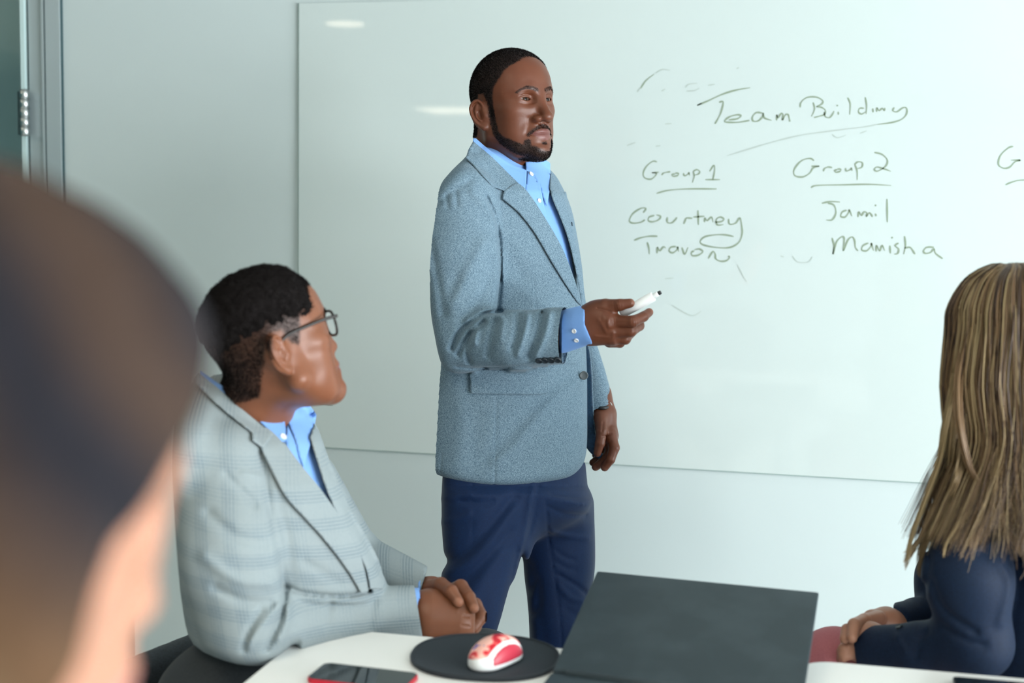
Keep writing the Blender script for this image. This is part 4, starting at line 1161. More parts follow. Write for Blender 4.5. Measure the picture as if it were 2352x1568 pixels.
# hidden torso, arms and legs so that the figure is a whole body under the clothes
NEAR = [PW(1115, 1120, -.07), PW(1095, 1420, -.12), PW(1040, 1930, -.02)]
FARL = [PW(1265, 1120, .10), PW(1285, 1420, .06), PW(1270, 1960, .14)]
def cover1(A):
    x, y, dd = proj(A)
    return np.minimum(np.minimum(smax(np.minimum(torso1(A), sleeve1(A)), poly2(x, y, T1) / SM, .02), sleeveL(A)), trousers(A)) + 0.014
def core1(A):
    d = torso1(A) + 0.03
    d = np.minimum(d, chain(A, SH, [.055, .05, .042])); d = np.minimum(d, chain(A, FA[:2] + [PW(1300, 768, -.32)], [.042, .034, .024]))
    d = np.minimum(d, chain(A, LS[:2] + [PW(1368, 900, .14)], [.05, .040, .024])); d = np.minimum(d, chain(A, NK1, [.05, .06, .08]))
    for L_ in (NEAR, FARL): d = smin(d, chain(A, L_, [.082, .055, .038]), .03)
    d = np.maximum(d, cover1(A))
    return np.minimum(d, chain(A, NK1, [.045, .05, .06]))
# trousers
TP = np.array(spline([(1022, 1040), (1016, 1100), (1014, 1150), (1015, 1220), (1020, 1290), (1014, 1325), (1008, 1370), (998, 1430), (984, 1500), (960, 1600), (940, 1800), (930, 2020)], 3) + [(1150, 2030)] + spline([(1120, 1900), (1100, 1600), (1125, 1500), (1150, 1420), (1168, 1355), (1188, 1298)], 3) + [(1195, 1275), (1199, 1272)] + spline([(1202, 1290), (1205, 1330), (1212, 1390), (1216, 1470), (1212, 1600), (1200, 2030)], 3) + [(1340, 2030)] + spline([(1320, 1900), (1325, 1600), (1330, 1500), (1350, 1400), (1366, 1330), (1370, 1280), (1367, 1200), (1363, 1130), (1352, 1060), (1345, 1000)], 3))
FOLD2 = [([(1086, 1110), (1085, 1180), (1083, 1250)], .002, 2.0), ([(1225, 1105), (1212, 1180), (1196, 1260), (1180, 1340)], -.004, 5),
    ([(1240, 1100), (1232, 1160), (1215, 1230)], .002, 4),
    ([(1060, 1150), (1110, 1155), (1130, 1150)], .004, 7), ([(1022, 1145), (1060, 1140), (1082, 1136)], -.004, 7), ([(1022, 1200), (1055, 1192), (1080, 1180)], -.004, 8),
    ([(1020, 1290), (1060, 1272), (1100, 1235), (1150, 1180), (1180, 1140)], .007, 14), ([(1030, 1320), (1080, 1290), (1130, 1240), (1180, 1170)], -.007, 14),
    ([(1012, 1350), (1070, 1330), (1130, 1270), (1170, 1220)], .005, 14), ([(1050, 1420), (1110, 1330), (1150, 1270)], -.006, 16),
    ([(1252, 1145), (1262, 1240), (1275, 1330), (1288, 1440), (1292, 1560)], .003, 2.5),
    ([(1262, 1165), (1300, 1180), (1345, 1182)], .003, 5), ([(1265, 1135), (1310, 1140), (1350, 1138)], .0025, 5), ([(1270, 1222), (1310, 1232), (1350, 1236)], -.003, 6),
    ([(1278, 1265), (1300, 1280), (1320, 1285)], .003, 4), ([(1280, 1290), (1300, 1304), (1322, 1308)], .003, 4), ([(1282, 1318), (1300, 1330), (1325, 1345), (1345, 1362)], .005, 5), ([(1285, 1345), (1310, 1372), (1340, 1382)], -.004, 7),
    ([(1215, 1360), (1235, 1330), (1240, 1380), (1225, 1410)], .004, 10), ([(1222, 1300), (1240, 1400), (1250, 1480)], .004, 12), ([(1300, 1400), (1330, 1420)], .003, 8)]
def trousers(A):
    x, y, dd = proj(A)
    hip = ell(A, PW(1185, 1085, .02), (.19, .17, .14))
    n = chain(A, NEAR, [.118, .088, .075], .02); f_ = chain(A, FARL, [.118, .088, .072], .02)
    d = smin(hip, smin(n, f_, .02), .04)
    d = np.maximum(d, (1055 - y) / SM)
    d = np.maximum(d, np.where(y < 1180, torso1(A) + 0.014 - np.maximum(y - 1115, 0) * 0.0008, -1.0))
    d = smax(d, poly2(x, y, TP) / SM, .03)
    fr = sstep(0.10, 0.0, dd - DM)
    return d + folds(A, FOLD2, SM) * np.where(x > 1240, 1.0, fr)
lo, hi = bounds([PW(920, 1040, -.28), PW(1400, 2040, .30), PW(920, 2040, -.28), PW(1400, 1040, .30)], 0.01)
garment('trousers', trousers, lo, hi, 0.0042, M['navy_wool'], man)
lo, hi = bounds([PW(950, 350, -.36), PW(1420, 2010, .30), PW(950, 2010, -.36), PW(1420, 350, .3)], 0.0)
co = sdf_arrays(core1, lo, hi, 0.014)
body_object(man, [hv, (hr[0], hr[1], hrc), (hl[0], hl[1], hlc), (co[0], co[1], np.zeros((len(co[0]), 3)))], M['skin_man'])
# shoes
for nm, (x_, y_, w_) in (('shoe', (1040, 2010, -.02)), ('shoe', (1270, 2040, .14))):
    b0 = PW(x_, y_, w_); b0[2] = 0.05
    fd = RB[:, 1] * [1, 1, 0]
    def shoe(A, b0=b0, fd=fd):
        d = smin(cap(A, b0 - fd * .05, b0 + fd * .16 - [0, 0, .012], .044, .036), cap(A, b0, b0 + [0, 0, .05], .042, .045), .03)
        return np.maximum(d, 0.004 - A[:, 2])
    lo, hi = bounds([b0 - .25, b0 + .25], 0.0); lo[2] = 0; hi[2] = .2
    garment(nm, shoe, lo, hi, 0.006, M['black_plastic'], man)
# marker and watch
mk = empty('marker', PW(1470, 700, -.36), 'white dry-erase marker with black tip in the standing man\'s raised hand', 'marker')
def seg(a, b, ra, rb, mt, nm, parent, n=20, cap_=0.0):
    v, f = tube_arrays([a, a + (b - a) * .03, b - (b - a) * .03, b], [ra * .9, ra, rb, rb * .88], n)
    return world_obj(nm, v, f, mt, parent)
m0, m1 = PW(1427, 721, -.352), PW(1501, 680, -.375)
seg(m0, m1, .0088, .0094, M['white_plastic'], 'barrel', mk)
seg(m1, m1 + (m1 - m0) * .15, .0052, .0048, M['white_plastic'], 'collar', mk)
seg(m1 + (m1 - m0) * .14, m1 + (m1 - m0) * .23, .0040, .0036, M['black_plastic'], 'tip', mk)
wt = empty('wristwatch', PW(1397, 930, .11), 'small steel wristwatch under the standing man\'s hanging cuff', 'watch')
v, f = tube_arrays([PW(1384 + 15 * math.cos(a), 932 + 5 * math.sin(a), .112 - .03 * math.sin(a)) for a in np.linspace(0, 2 * math.pi, 24)], [.004] * 24, 8)
world_obj('strap', v, f, M['black_plastic'], wt)
disc('case', 1397, 931, None, 0.009, 0.006, M['steel'], wt, dep=DM + .105)

# ------------------------------------------------------------------ seated man in the checked blazer
DS = 2.06; SS = FPX / DS
def Q2(px, py, d): return P(px, py, d)
M['skin_warm'] = skin_mat('warm brown skin', (0.20, 0.074, 0.036), (0.11, 0.038, 0.018), (0.2, 0.08, 0.07))
m = mat('checked grey wool', (0.6, 0.62, 0.6), 0.9, spec=0.2); t = NT(m)
v = t.coord(); sep = t.n('ShaderNodeSeparateXYZ'); t.l(v, sep.inputs[0])
nz = t.noise(v, 9.0, 2)
def stripes(sock, freq, ph, lo, hi):
    s_ = t.math('SINE', t.math('ADD', t.math('MULTIPLY', sock, freq), t.math('ADD', t.math('MULTIPLY', nz, 0.8), ph)))
    r = t.n('ShaderNodeMapRange'); r.inputs[1].default_value = lo; r.inputs[2].default_value = hi; t.l(s_, r.inputs[0]); return r.outputs[0]
hz_ = t.math('ADD', t.math('MULTIPLY', sep.outputs[2], 1.0), t.math('MULTIPLY', sep.outputs[0], 0.18))
hx_ = t.math('ADD', t.math('MULTIPLY', sep.outputs[0], .97), t.math('ADD', t.math('MULTIPLY', sep.outputs[1], 0.23), t.math('MULTIPLY', sep.outputs[2], 0.16)))
st1 = t.math('MULTIPLY', stripes(hz_, 1250, 0, -.3, .9), stripes(hz_, 150, 1.0, -.4, .5))
st2 = t.math('MULTIPLY', stripes(hx_, 1250, 0, -.3, .9), stripes(hx_, 150, 0.4, -.4, .5))
fine = t.noise(t.coord((900, 900, 900)), 1.0, 2)
gn = t.n('ShaderNodeNewGeometry'); sn = t.n('ShaderNodeSeparateXYZ'); t.l(gn.outputs['Normal'], sn.inputs[0])
w1 = t.math('SUBTRACT', 1.0, t.math('POWER', t.math('ABSOLUTE', sn.outputs[2]), 1.5))
dt = t.math('ADD', t.math('MULTIPLY', sn.outputs[0], .97), t.math('MULTIPLY', sn.outputs[1], .23))
w2 = t.math('SUBTRACT', 1.0, t.math('POWER', t.math('ABSOLUTE', dt), 1.5))
w1 = t.math('MULTIPLY', w1, w1); w2 = t.math('MULTIPLY', w2, w2)
pl = t.math('ADD', t.math('MULTIPLY', t.math('MULTIPLY', st1, w1), 0.42), t.math('MULTIPLY', t.math('MULTIPLY', st2, w2), 0.42))
pl = t.math('ADD', pl, t.math('MULTIPLY', t.math('SUBTRACT', fine, 0.5), 0.9))
t.color(t.ramp(pl, [(0.0, (0.255, 0.30, 0.31)), (0.75, (0.075, 0.125, 0.17))])); t.bump(fine, 0.4, 0.0008)
M['check'] = m
man2 = empty('person', (P(600, 1200, 2.12)[0], P(600, 1200, 2.12)[1], 0), 'seated man in light grey checked blazer and black glasses looking up', 'person')
H2 = Head(P(622, 790, 2.02), *head_axes(119, 15, -3), .95, wide=1.10, jaw=1.16, eary=-0.004, look=(0, 1, 0), back=-.006, nl=-.009, nose=.95)
def hair_mask2(q):
    x, y, z = np.abs(q[:, 0]), q[:, 1], q[:, 2]
    line = poly2(y, z, [(0.078, 0.075), (0.066, 0.073), (0.052, 0.058), (0.046, 0.040), (0.034, 0.034), (0.026, 0.006), (0.020, -0.012), (0.006, -0.005), (-0.006, 0.018), (-0.024, 0.018), (-0.034, -0.010), (-0.038, -0.050), (-0.042, -0.080), (-0.2, -0.080), (-0.2, 0.2), (0.08, 0.2)])
    e = -line
    dens = 0.78 + 0.22 * sstep(0.025, 0.06, z - 0.10 * (y < 0) * 0) 
    return sstep(-0.002, 0.006, e + noise(q, 700, 3) * 0.0015) * dens
def top2(q):
    return sstep(0.030, 0.060, q[:, 2] + 0.15 * np.minimum(q[:, 1] + 0.02, 0) * -1.0) * (hair_mask2(q) > 0.3)
NK2 = [P(598, 850, 2.04), P(590, 920, 2.08), P(590, 1000, 2.12)]
neck2 = lambda A: chain(A, NK2, [.052, .054, .062], .02)
class H2S: pass
hv2 = build_head(H2, man2, M['skin_warm'], hair_mask2, None, 60000, 0.0045, 0.0018, 11, neck2, stub=0.86)
# denser crown of the fade
def crown2(A):
    q = H2.loc(A)
    tt = sstep(0.0, 0.085, q[:, 2] - 0.3 * np.minimum(q[:, 1] + 0.02, 0)) * 0.011 * sstep(0.075, 0.045, q[:, 1] - 0.1 * np.maximum(q[:, 2] - 0.09, 0))
    return H2.base(q) + 0.004 - tt + noise(q, 120, 8) * 0.0022 + noise(q, 300, 5) * 0.0011 + noise(q, 700, 6) * 0.0006
c = H2.pos
cvv, cqq = sdf_arrays(crown2, c - .15, c + .15, 0.0022)
world_obj('hair', cvv, cqq, M['hair_black'], man2)
V, F = short_hair(H2, cvv, cqq, lambda q: sstep(0.02, 0.04, q[:, 2]), 30000, 0.0035, 14, curl=1.0)
world_obj('hair', V, F, M['hair_black'], man2, smooth=False)
y2 = math.radians(62)
RB2 = np.stack([camdir(-math.cos(y2), 0, math.sin(y2)), camdir(math.sin(y2), -0.02, math.cos(y2)), UPV], 1)
ORG2 = P(610, 1200, 2.14)
def z2(y): return (1200 - y) / (FPX / 2.14)
SEC2 = [(z2(860), .078, .074, 0, -.03), (z2(915), .105, .092, 0, -.03), (z2(960), .155, .105, 0, -.035), (z2(1010), .200, .125, 0, -.020), (z2(1100), .215, .145, 0, 0),
        (z2(1250), .210, .172, -.03, .005), (z2(1400), .205, .188, -.07, -.005), (z2(1640), .215, .195, -.08, -.01)]
V2 = np.array(spline([(440, 820), (462, 854), (516, 895), (570, 930), (640, 1000), (690, 1065), (740, 1130), (790, 1200), (822, 1258), (842, 1315), (852, 1350)], 3) + spline([(846, 1300), (826, 1250), (796, 1190), (760, 1110), (736, 1040), (720, 965), (700, 900)], 3), float)
A2 = [P(505, 1075, 2.02), P(522, 1260, 1.98), P(562, 1440, 1.98)]
F2 = [P(562, 1440, 1.98), P(740, 1420, 2.09), P(962, 1408, 2.20)]
T2 = np.array(spline([(455, 850), (425, 890), (405, 960), (398, 1080), (405, 1250), (420, 1400), (445, 1480), (520, 1518), (590, 1528), (640, 1510), (680, 1480), (700, 1560)], 3) + [(700, 1640), (930, 1640)] + spline([(925, 1500), (905, 1390), (885, 1330), (850, 1262), (815, 1195), (785, 1130), (762, 1075), (742, 1015), (727, 978), (700, 940), (640, 900), (560, 860), (500, 830)], 3), float)
def torso2(A):
    d = loft(A, ORG2, RB2, SEC2)
    for sx in (1, -1):
        d = smin(d, cap(A, ORG2 + RB2 @ np.array([sx * .06, -.045, z2(940)]), ORG2 + RB2 @ np.array([sx * .175, -.02, z2(1030)]), .060, .072), .04)
    return d
def sleeve2(A): return smin(chain(A, A2, [.080, .083, .066], .03), chain(A, F2, [.060, .050, .047], .01), .03)
FOLD3 = [([(600, 1040), (612, 1110), (622, 1180), (640, 1265), (655, 1345)], .006, 8), ([(655, 1345), (700, 1362), (790, 1368), (850, 1358)], .010, 5),
    ([(655, 1350), (650, 1400), (630, 1450), (612, 1490)], .008, 7), ([(640, 1390), (600, 1440), (570, 1480)], -.006, 9), ([(600, 1400), (575, 1440), (560, 1490)], .006, 8), ([(660, 1390), (660, 1430), (640, 1470)], -.006, 8),
    ([(520, 1090), (570, 1140), (585, 1160)], .004, 8), ([(560, 1085), (600, 1095)], -.003, 7), ([(480, 1180), (540, 1230), (610, 1250)], .005, 14), ([(470, 1280), (540, 1330), (620, 1340)], -.005, 14),
    ([(495, 1350), (560, 1380), (620, 1385)], .005, 11), ([(760, 1380), (750, 1430)], .003, 9), ([(860, 1370), (850, 1440)], .003, 9), ([(700, 1290), (780, 1340)], .003, 12), ([(640, 1150), (660, 1250), (670, 1340)], .003, 14)]
def jacket2(A):
    d = torso2(A); x, y, dd = proj(A)
    d = smax(d, np.minimum(np.minimum((y - 1388) / SS, (x - 655) / SS), 2.135 - dd), .012)
    v = poly2(x, y, V2) / SS
    cutv = np.maximum(v, -(d + .016))
    d2 = np.maximum(d, -np.maximum(cutv, (dd - 2.2) * .7))
    a = sleeve2(A)
    cut = (x - (955 + (y - 1365) * 0.16)) / SS
    a = np.maximum(a, cut); a = np.maximum(a, -np.maximum(chain(A, F2, [.05, .042, .0385]), -(cut + .02)))
    m_ = smin(d2, a, .008)
    m_ = np.where(x > 690, np.minimum(smax(d2, poly2(x, y, T2) / SS, .02), a), smax(m_, poly2(x, y, T2) / SS, .02))
    return m_ + folds(A, FOLD3, SS) * sstep(0.06, -0.02, dd - 2.12) * 1.0
lo, hi = bounds([P(380, 830, 1.85), P(985, 1650, 2.4), P(380, 1650, 1.85), P(985, 830, 2.4), P(380, 830, 2.4), P(985, 1650, 1.85)], 0.01)
j2, jv2, jq2 = garment('blazer', jacket2, lo, hi, 0.0036, M['check'], man2)
def smooth2(A):
    x, y, dd = proj(A)
    return smax(smin(torso2(A), chain(A, A2, [.080, .083, .070], .03), .008), poly2(x, y, T2) / SS, .02)
lo, hi = bounds([P(420, 830, 1.85), P(920, 1400, 2.3)], 0.05)
uv, uq = sdf_arrays(smooth2, lo, hi, 0.007); ut2 = tree_of(uv, uq)
def shirt2(A):
    x, y, dd = proj(A)
    d = smax(torso2(A) + .010, poly2(x, y, T2) / SS + .014, .02)
    return np.maximum(d, poly2(x, y, V2) / SS - .022)
lo, hi = bounds([P(440, 850, 1.9), P(880, 1380, 2.3)], 0.03)
garment('shirt', shirt2, lo, hi, 0.004, M['blue_shirt'], man2)
sheet('collar', spline([(458, 856), (500, 890), (545, 930), (600, 975), (628, 998)], 3) + [(604, 1030), (580, 1012), (579, 994)] + spline([(541, 964), (500, 930), (465, 895), (446, 872)], 3), ut2, .006, .005, M['check'], man2, maxd=.12)
sheet('lapel', spline([(582, 1006), (606, 980), (640, 1005), (682, 1056), (736, 1122), (787, 1196), (820, 1255), (838, 1310), (846, 1358)], 3) + spline([(829, 1362), (804, 1318), (771, 1272), (725, 1216), (660, 1146), (626, 1085), (600, 1030)], 3), ut2, .003, .0055, M['check'], man2, maxd=.15)
sheet('lapel', spline([(722, 972), (744, 1022), (772, 1096), (806, 1170), (850, 1246), (876, 1304), (880, 1352)], 3) + spline([(850, 1352), (840, 1305), (820, 1266), (788, 1208), (752, 1130), (727, 1054), (712, 1004)], 3), ut2, .003, .005, M['check'], man2, maxd=.15)
sheet('shirt_collar', spline([(462, 850), (516, 889), (586, 919), (651, 950)], 3) + [(656, 984), (655, 1018)] + spline([(640, 1010), (590, 962), (539, 925), (480, 880), (461, 862)], 3), ut2, 0.005, .003, M['blue_shirt'], man2, maxd=.12)
sheet('shirt_collar', [(655, 953), (672, 935), (690, 916), (712, 932), (727, 951), (722, 980), (710, 1030), (697, 1074), (688, 1050), (678, 1010), (664, 975)], ut2, -.004, .003, M['blue_shirt'], man2, maxd=.15)
sheet('shirt_placket', [(660, 975), (676, 1010), (690, 1050), (706, 1090), (740, 1140), (784, 1195), (770, 1190), (730, 1145), (690, 1092), (664, 1040), (654, 1010)], ut2, -.008, .003, M['blue_shirt'], man2, maxd=.15)
disc('shirt_button', 648, 1007, ut2, .0055, .002, M['button_pearl'], man2, off=.004)
# far sleeve
L2 = [P(700, 1110, 2.30), P(805, 1290, 2.36), P(975, 1366, 2.27)]
def sleeveF(A):
    x, y, dd = proj(A); d = chain(A, L2, [.060, .058, .046], .015)
    cut = (x - (962 + (1370 - y) * .3)) / SS
    d = np.maximum(d, cut); return np.maximum(d, -np.maximum(chain(A, L2, [.050, .046, .034]), -(cut + .015)))
lo, hi = bounds([P(700, 1000, 2.15), P(1000, 1480, 2.5)], .04)
garment('sleeve', sleeveF, lo, hi, .004, M['check'], j2)
def cuff2(A):
    x, y, dd = proj(A)
    a = chain(A, F2 + [P(985, 1408, 2.21)], [.05, .045, .0425, .0415]); c1 = np.maximum((x - (965 + (y - 1365) * .12)) / SS, (930 - x) / SS)
    b = chain(A, L2 + [P(1000, 1362, 2.25)], [.05, .05, .039, .038]); c2 = np.maximum((x - 966) / SS, (930 - x) / SS)
    a = np.maximum(np.maximum(a, c1), -(a + .003)); b = np.maximum(np.maximum(b, c2), -(b + .003))
    return np.minimum(a, b)
lo, hi = bounds([P(915, 1310, 2.12), P(985, 1480, 2.34)], .02)
garment('shirt_cuff', cuff2, lo, hi, .0022, M['blue_shirt'], man2)
# clasped hands
def near2(A):
    d = chain(A, [P(940, 1410, 2.20), P(975, 1410, 2.205)], [.034, .031])
    d = smin(d, chain(A, [P(990, 1398, 2.20), P(1050, 1400, 2.205)], [.034, .028]), .02)
    d = smin(d, chain(A, [P(990, 1430, 2.19), P(1052, 1432, 2.19)], [.030, .024]), .02)
    for i, (y0, dz) in enumerate(((1388, .0), (1408, -.008), (1428, -.012), (1446, -.010))):
        f_ = chain(A, [P(1048, y0, 2.20 + dz), P(1072, y0 + 8, 2.20 + dz), P(1074, y0 + 30, 2.22), P(1058, y0 + 34, 2.24)], [.0135, .0120, .0105, .009], .003)
        d = smin(d, f_, .007)
    d = smin(d, chain(A, [P(990, 1378, 2.22), P(1025, 1364, 2.23), P(1052, 1372, 2.235)], [.016, .0125, .010], .003), .008)
    return d + folds(A, [([(1064, 1415), (1078, 1416)], .0018, 2), ([(1060, 1436), (1078, 1438)], .0018, 2), ([(1052, 1398), (1050, 1405)], -.0012, 4)], SS)
lo, hi = bounds([P(925, 1330, 2.14), P(1100, 1500, 2.27)], .015)
hn = sdf_arrays(near2, lo, hi, .0018)
def far2(A):
    d = chain(A, [P(950, 1370, 2.28), P(985, 1366, 2.27)], [.030, .030])
    d = smin(d, chain(A, [P(995, 1372, 2.265), P(1050, 1392, 2.26)], [.030, .026]), .02)
    d = smin(d, chain(A, [P(980, 1352, 2.25), P(1012, 1343, 2.215), P(1036, 1358, 2.185), P(1053, 1382, 2.172)], [.0140, .0130, .0115, .0092], .003), .007)
    d = smin(d, chain(A, [P(1030, 1362, 2.26), P(1058, 1348, 2.225), P(1077, 1372, 2.195), P(1088, 1396, 2.180)], [.0140, .0130, .0112, .0090], .003), .006)
    d = smin(d, chain(A, [P(1045, 1385, 2.265), P(1090, 1390, 2.235), P(1104, 1416, 2.215), P(1088, 1440, 2.205)], [.0140, .0130, .0120, .0105], .003), .006)
    d = smin(d, chain(A, [P(1040, 1400, 2.27), P(1084, 1412, 2.24), P(1092, 1438, 2.225), P(1080, 1456, 2.215)], [.0130, .0115, .0105, .0095], .003), .006)
    return d
lo, hi = bounds([P(930, 1300, 2.13), P(1130, 1480, 2.32)], .015)
hf = sdf_arrays(far2, lo, hi, .0018)
tm = np.zeros(len(hf[0]))
for p_ in (P(1053, 1384, 2.165), P(1090, 1398, 2.172)): tm = np.maximum(tm, sstep(.011, .006, np.linalg.norm(hf[0] - p_, axis=1)))
hfc = np.stack([0 * tm, 0 * tm, tm], 1)
KN = [P(1105, 1515, 2.36), P(1080, 2120, 2.42)]
TH1 = [P(600, 1620, 2.10), P(1040, 1560, 2.22), P(1010, 2250, 2.24)]
TH2 = [P(680, 1600, 2.28), P(1110, 1535, 2.46), P(1100, 2060, 2.52)]
def core2(A):
    d = np.maximum(torso2(A) + .03, poly2(proj(A)[0], proj(A)[1], T2) / SS + .03)
    x_, y_, dd_ = proj(A)
    d = smax(d, np.minimum(np.minimum((y_ - 1365) / SS, (x_ - 640) / SS), 2.175 - dd_), .02)
    d = np.minimum(d, chain(A, A2, [.05, .05, .045])); d = np.minimum(d, chain(A, F2, [.040, .030, .028])); d = np.minimum(d, chain(A, L2, [.04, .038, .028]))
    for L_ in (TH1, TH2): d = smin(d, chain(A, L_, [.07, .055, .04]), .03)
    return np.minimum(d, chain(A, NK2, [.045, .05, .06]))
lo, hi = bounds([P(380, 830, 1.85), P(1160, 2300, 2.6), P(380, 2300, 1.85), P(1160, 830, 2.6), P(380, 830, 2.6), P(1160, 2300, 1.85)], .0); lo[2] = max(lo[2], .01)
co = sdf_arrays(core2, lo, hi, .014)
zc_ = lambda a: np.zeros((len(a), 3))
body_object(man2, [hv2, (hn[0], hn[1], zc_(hn[0])), (hf[0], hf[1], hfc), (co[0], co[1], zc_(co[0]))], M['skin_warm'])
M['grey_wool'] = fabric_mat('dark grey wool', (0.050, 0.058, 0.066), (0.030, 0.036, 0.042), 900, rough=.8, bump=.2)
def trousers2(A):
    d = ell(A, P(620, 1610, 2.16), (.19, .18, .12))
    for L_ in (TH1, TH2): d = smin(d, chain(A, L_, [.095, .070, .060], .02), .03)
    return np.maximum(d, .02 - A[:, 2])
garment('trousers', trousers2, lo, hi, .009, M['grey_wool'], man2)
for b0 in (P(1010, 2250, 2.24), P(1100, 2060, 2.52)):
    b0 = b0.copy(); b0[2] = .045; fd = RB2[:, 1] * [1, 1, 0]
    f_ = lambda A, b0=b0, fd=fd: np.maximum(cap(A, b0 - fd * .04, b0 + fd * .17 - [0, 0, .01], .044, .036), .003 - A[:, 2])
    garment('shoe', f_, np.array([b0[0] - .25, b0[1] - .25, 0]), np.array([b0[0] + .25, b0[1] + .25, .15]), .008, M['black_plastic'], man2)
# glasses
gl_ = empty('eyeglasses', H2.wld([0, .09, .01]), 'black-framed eyeglasses worn by the seated man in the checked blazer', 'eyeglasses')
M['tort'] = mat('dark tortoise plastic', (0.010, 0.008, 0.007), 0.38)
M['lens'] = mat('thin lens', (0.96, 0.98, 0.98), 0.02); M['lens'].node_tree.nodes['Principled BSDF'].inputs['Transmission Weight'].default_value = 1.0
M['lens'].node_tree.nodes['Principled BSDF'].inputs['IOR'].default_value = 1.1
for sx in (1, -1):
    pts = [H2.wld([sx * x, y, z]) for x, y, z in ((.077, .094, .018), (.0800, .070, .018), (.0835, .030, .014), (.0860, .004, .010), (.0865, -.012, .000), (.0850, -.026, -.020))]
    v, f = tube_arrays(spline(pts, 5), [.0026] * 11 + [.0022] * 15, 8)
    world_obj('temple', v, f, M['tort'], gl_)
    rim = [(sx * (.036 + .029 * math.copysign(abs(math.cos(a)) ** .75, math.cos(a))), .100 - .12 * (0.036 + .029 * math.cos(a)) * 0.9, .008 + .0205 * math.copysign(abs(math.sin(a)) ** .8, math.sin(a))) for a in np.linspace(0, 2 * math.pi, 41)]
    W_ = [H2.wld(p) for p in rim]
    v, f = tube_arrays(W_, .0021, 8)
    rm_ = world_obj('rim', v, f, M['tort'], gl_)
    c_ = np.mean(W_[:-1], 0); V_ = W_[:-1] + [c_]
    world_obj('lens', V_, [(i, (i + 1) % 40, 40, 40) for i in range(0)] or [(i, (i + 1) % 40, (i + 2) % 40, 40) for i in range(0, 40, 2)], M['lens'], gl_)
v, f = tube_arrays([H2.wld(p) for p in ((-.009, .099, .014), (0, .1015, .016), (.009, .099, .014))], .0019, 8)
world_obj('bridge', v, f, M['tort'], gl_)

# ------------------------------------------------------------------ woman at the right
def rgb_hair(name, rough=0.42):
    m = mat(name, (0.3, 0.2, 0.12), rough, spec=0.5); t = NT(m); t.color(t.attr('mask').outputs['Color']); return m
M['hair_long'] = rgb_hair('streaked long hair')
def strand_tubes(paths, radii, cols, nseg=3):
    """paths (N,K,3); radii (N,K); cols (N,3) -> tubes with nseg sides"""
    N_, K_, _ = paths.shape
    tg = np.gradient(paths, axis=1); tg /= np.maximum(np.linalg.norm(tg, axis=2, keepdims=True), 1e-9)
    ref = np.array([0.3, 0.5, 0.2]); x = np.cross(tg, ref); x /= np.maximum(np.linalg.norm(x, axis=2, keepdims=True), 1e-9); y = np.cross(tg, x)
    V = np.zeros((N_, K_, nseg, 3))
    for k in range(nseg):
        a = 2 * math.pi * k / nseg; V[:, :, k] = paths + radii[..., None] * (math.cos(a) * x + math.sin(a) * y)
    idx = np.arange(N_ * K_ * nseg).reshape(N_, K_, nseg)
    F = np.stack([idx[:, :-1], np.roll(idx, -1, 2)[:, :-1], np.roll(idx, -1, 2)[:, 1:], idx[:, 1:]], -1).reshape(-1, 4)
    C = np.repeat(cols, K_ * nseg, axis=0)
    return V.reshape(-1, 3), F, C
def hair_object(name, V, F, C, parent, material):
    me = new_mesh(name, V, F); vcol(me, 'mask', C); return link(name, me, material, parent)
DW = 2.10; SW_ = FPX / DW
M['skin_fair'] = skin_mat('fair skin', (0.40, 0.20, 0.13), (0.32, 0.145, 0.09), (0.5, 0.2, 0.17), sss=.15)
wom = empty('person', (P(2340, 1200, 2.2)[0], P(2340, 1200, 2.2)[1], 0), 'seated woman with long blonde-streaked hair, navy blazer and pink trousers', 'person')
H3 = Head(P(2340, 786, DW), *head_axes(-112, 4, 0), .96, wide=.95, jaw=.9, look=(0, 1, 0), lips=1.0)
NK3 = [P(2345, 800, DW + .01), P(2350, 900, DW + .03), P(2350, 1000, DW + .06)]
neck3 = lambda A: chain(A, NK3, [.045, .048, .06], .02)
hv3 = build_head(H3, wom, M['skin_fair'], lambda q: 0 * q[:, 0], None, 0, 0, .0035, 31, neck3, brows=False)
y3 = math.radians(-66)
RB3 = np.stack([camdir(-math.cos(y3), 0, math.sin(y3)), camdir(math.sin(y3), 0, math.cos(y3)), UPV], 1)
ORG3 = P(2375, 1250, 2.22)
def z3(y): return (1250 - y) / (FPX / 2.2)
SEC3 = [(z3(960), .055, .055, 0, -.02), (z3(1010), .09, .07, 0, -.02), (z3(1070), .150, .090, 0, -.012), (z3(1130), .180, .105, 0, 0), (z3(1250), .180, .125, 0, .01), (z3(1380), .165, .125, 0, .02), (z3(1620), .19, .15, 0, 0)]
A3 = [P(2238, 1196, 2.08), P(2222, 1320, 2.04), P(2240, 1475, 2.05)]
F3 = [P(2240, 1475, 2.05), P(2110, 1490, 2.12), P(1990, 1490, 2.20)]
A3b = [P(2300, 1240, 2.36), P(2180, 1330, 2.42), P(2160, 1430, 2.40)]
F3b = [P(2160, 1430, 2.40), P(2110, 1425, 2.36), P(2058, 1432, 2.31)]
FOLD4 = [([(2125, 1180), (2135, 1250), (2130, 1330), (2110, 1380)], .006, 5), ([(2140, 1330), (2170, 1400), (2240, 1450)], .006, 8), ([(2160, 1240), (2220, 1262), (2290, 1240)], -.005, 8), ([(2150, 1200), (2200, 1230), (2270, 1215)], .005, 8),
    ([(2130, 1450), (2110, 1480), (2104, 1510)], .005, 5), ([(2170, 1440), (2220, 1470), (2260, 1480)], .005, 8), ([(2060, 1460), (2080, 1500)], -.004, 6), ([(2290, 1280), (2320, 1340), (2300, 1430)], -.005, 12)]
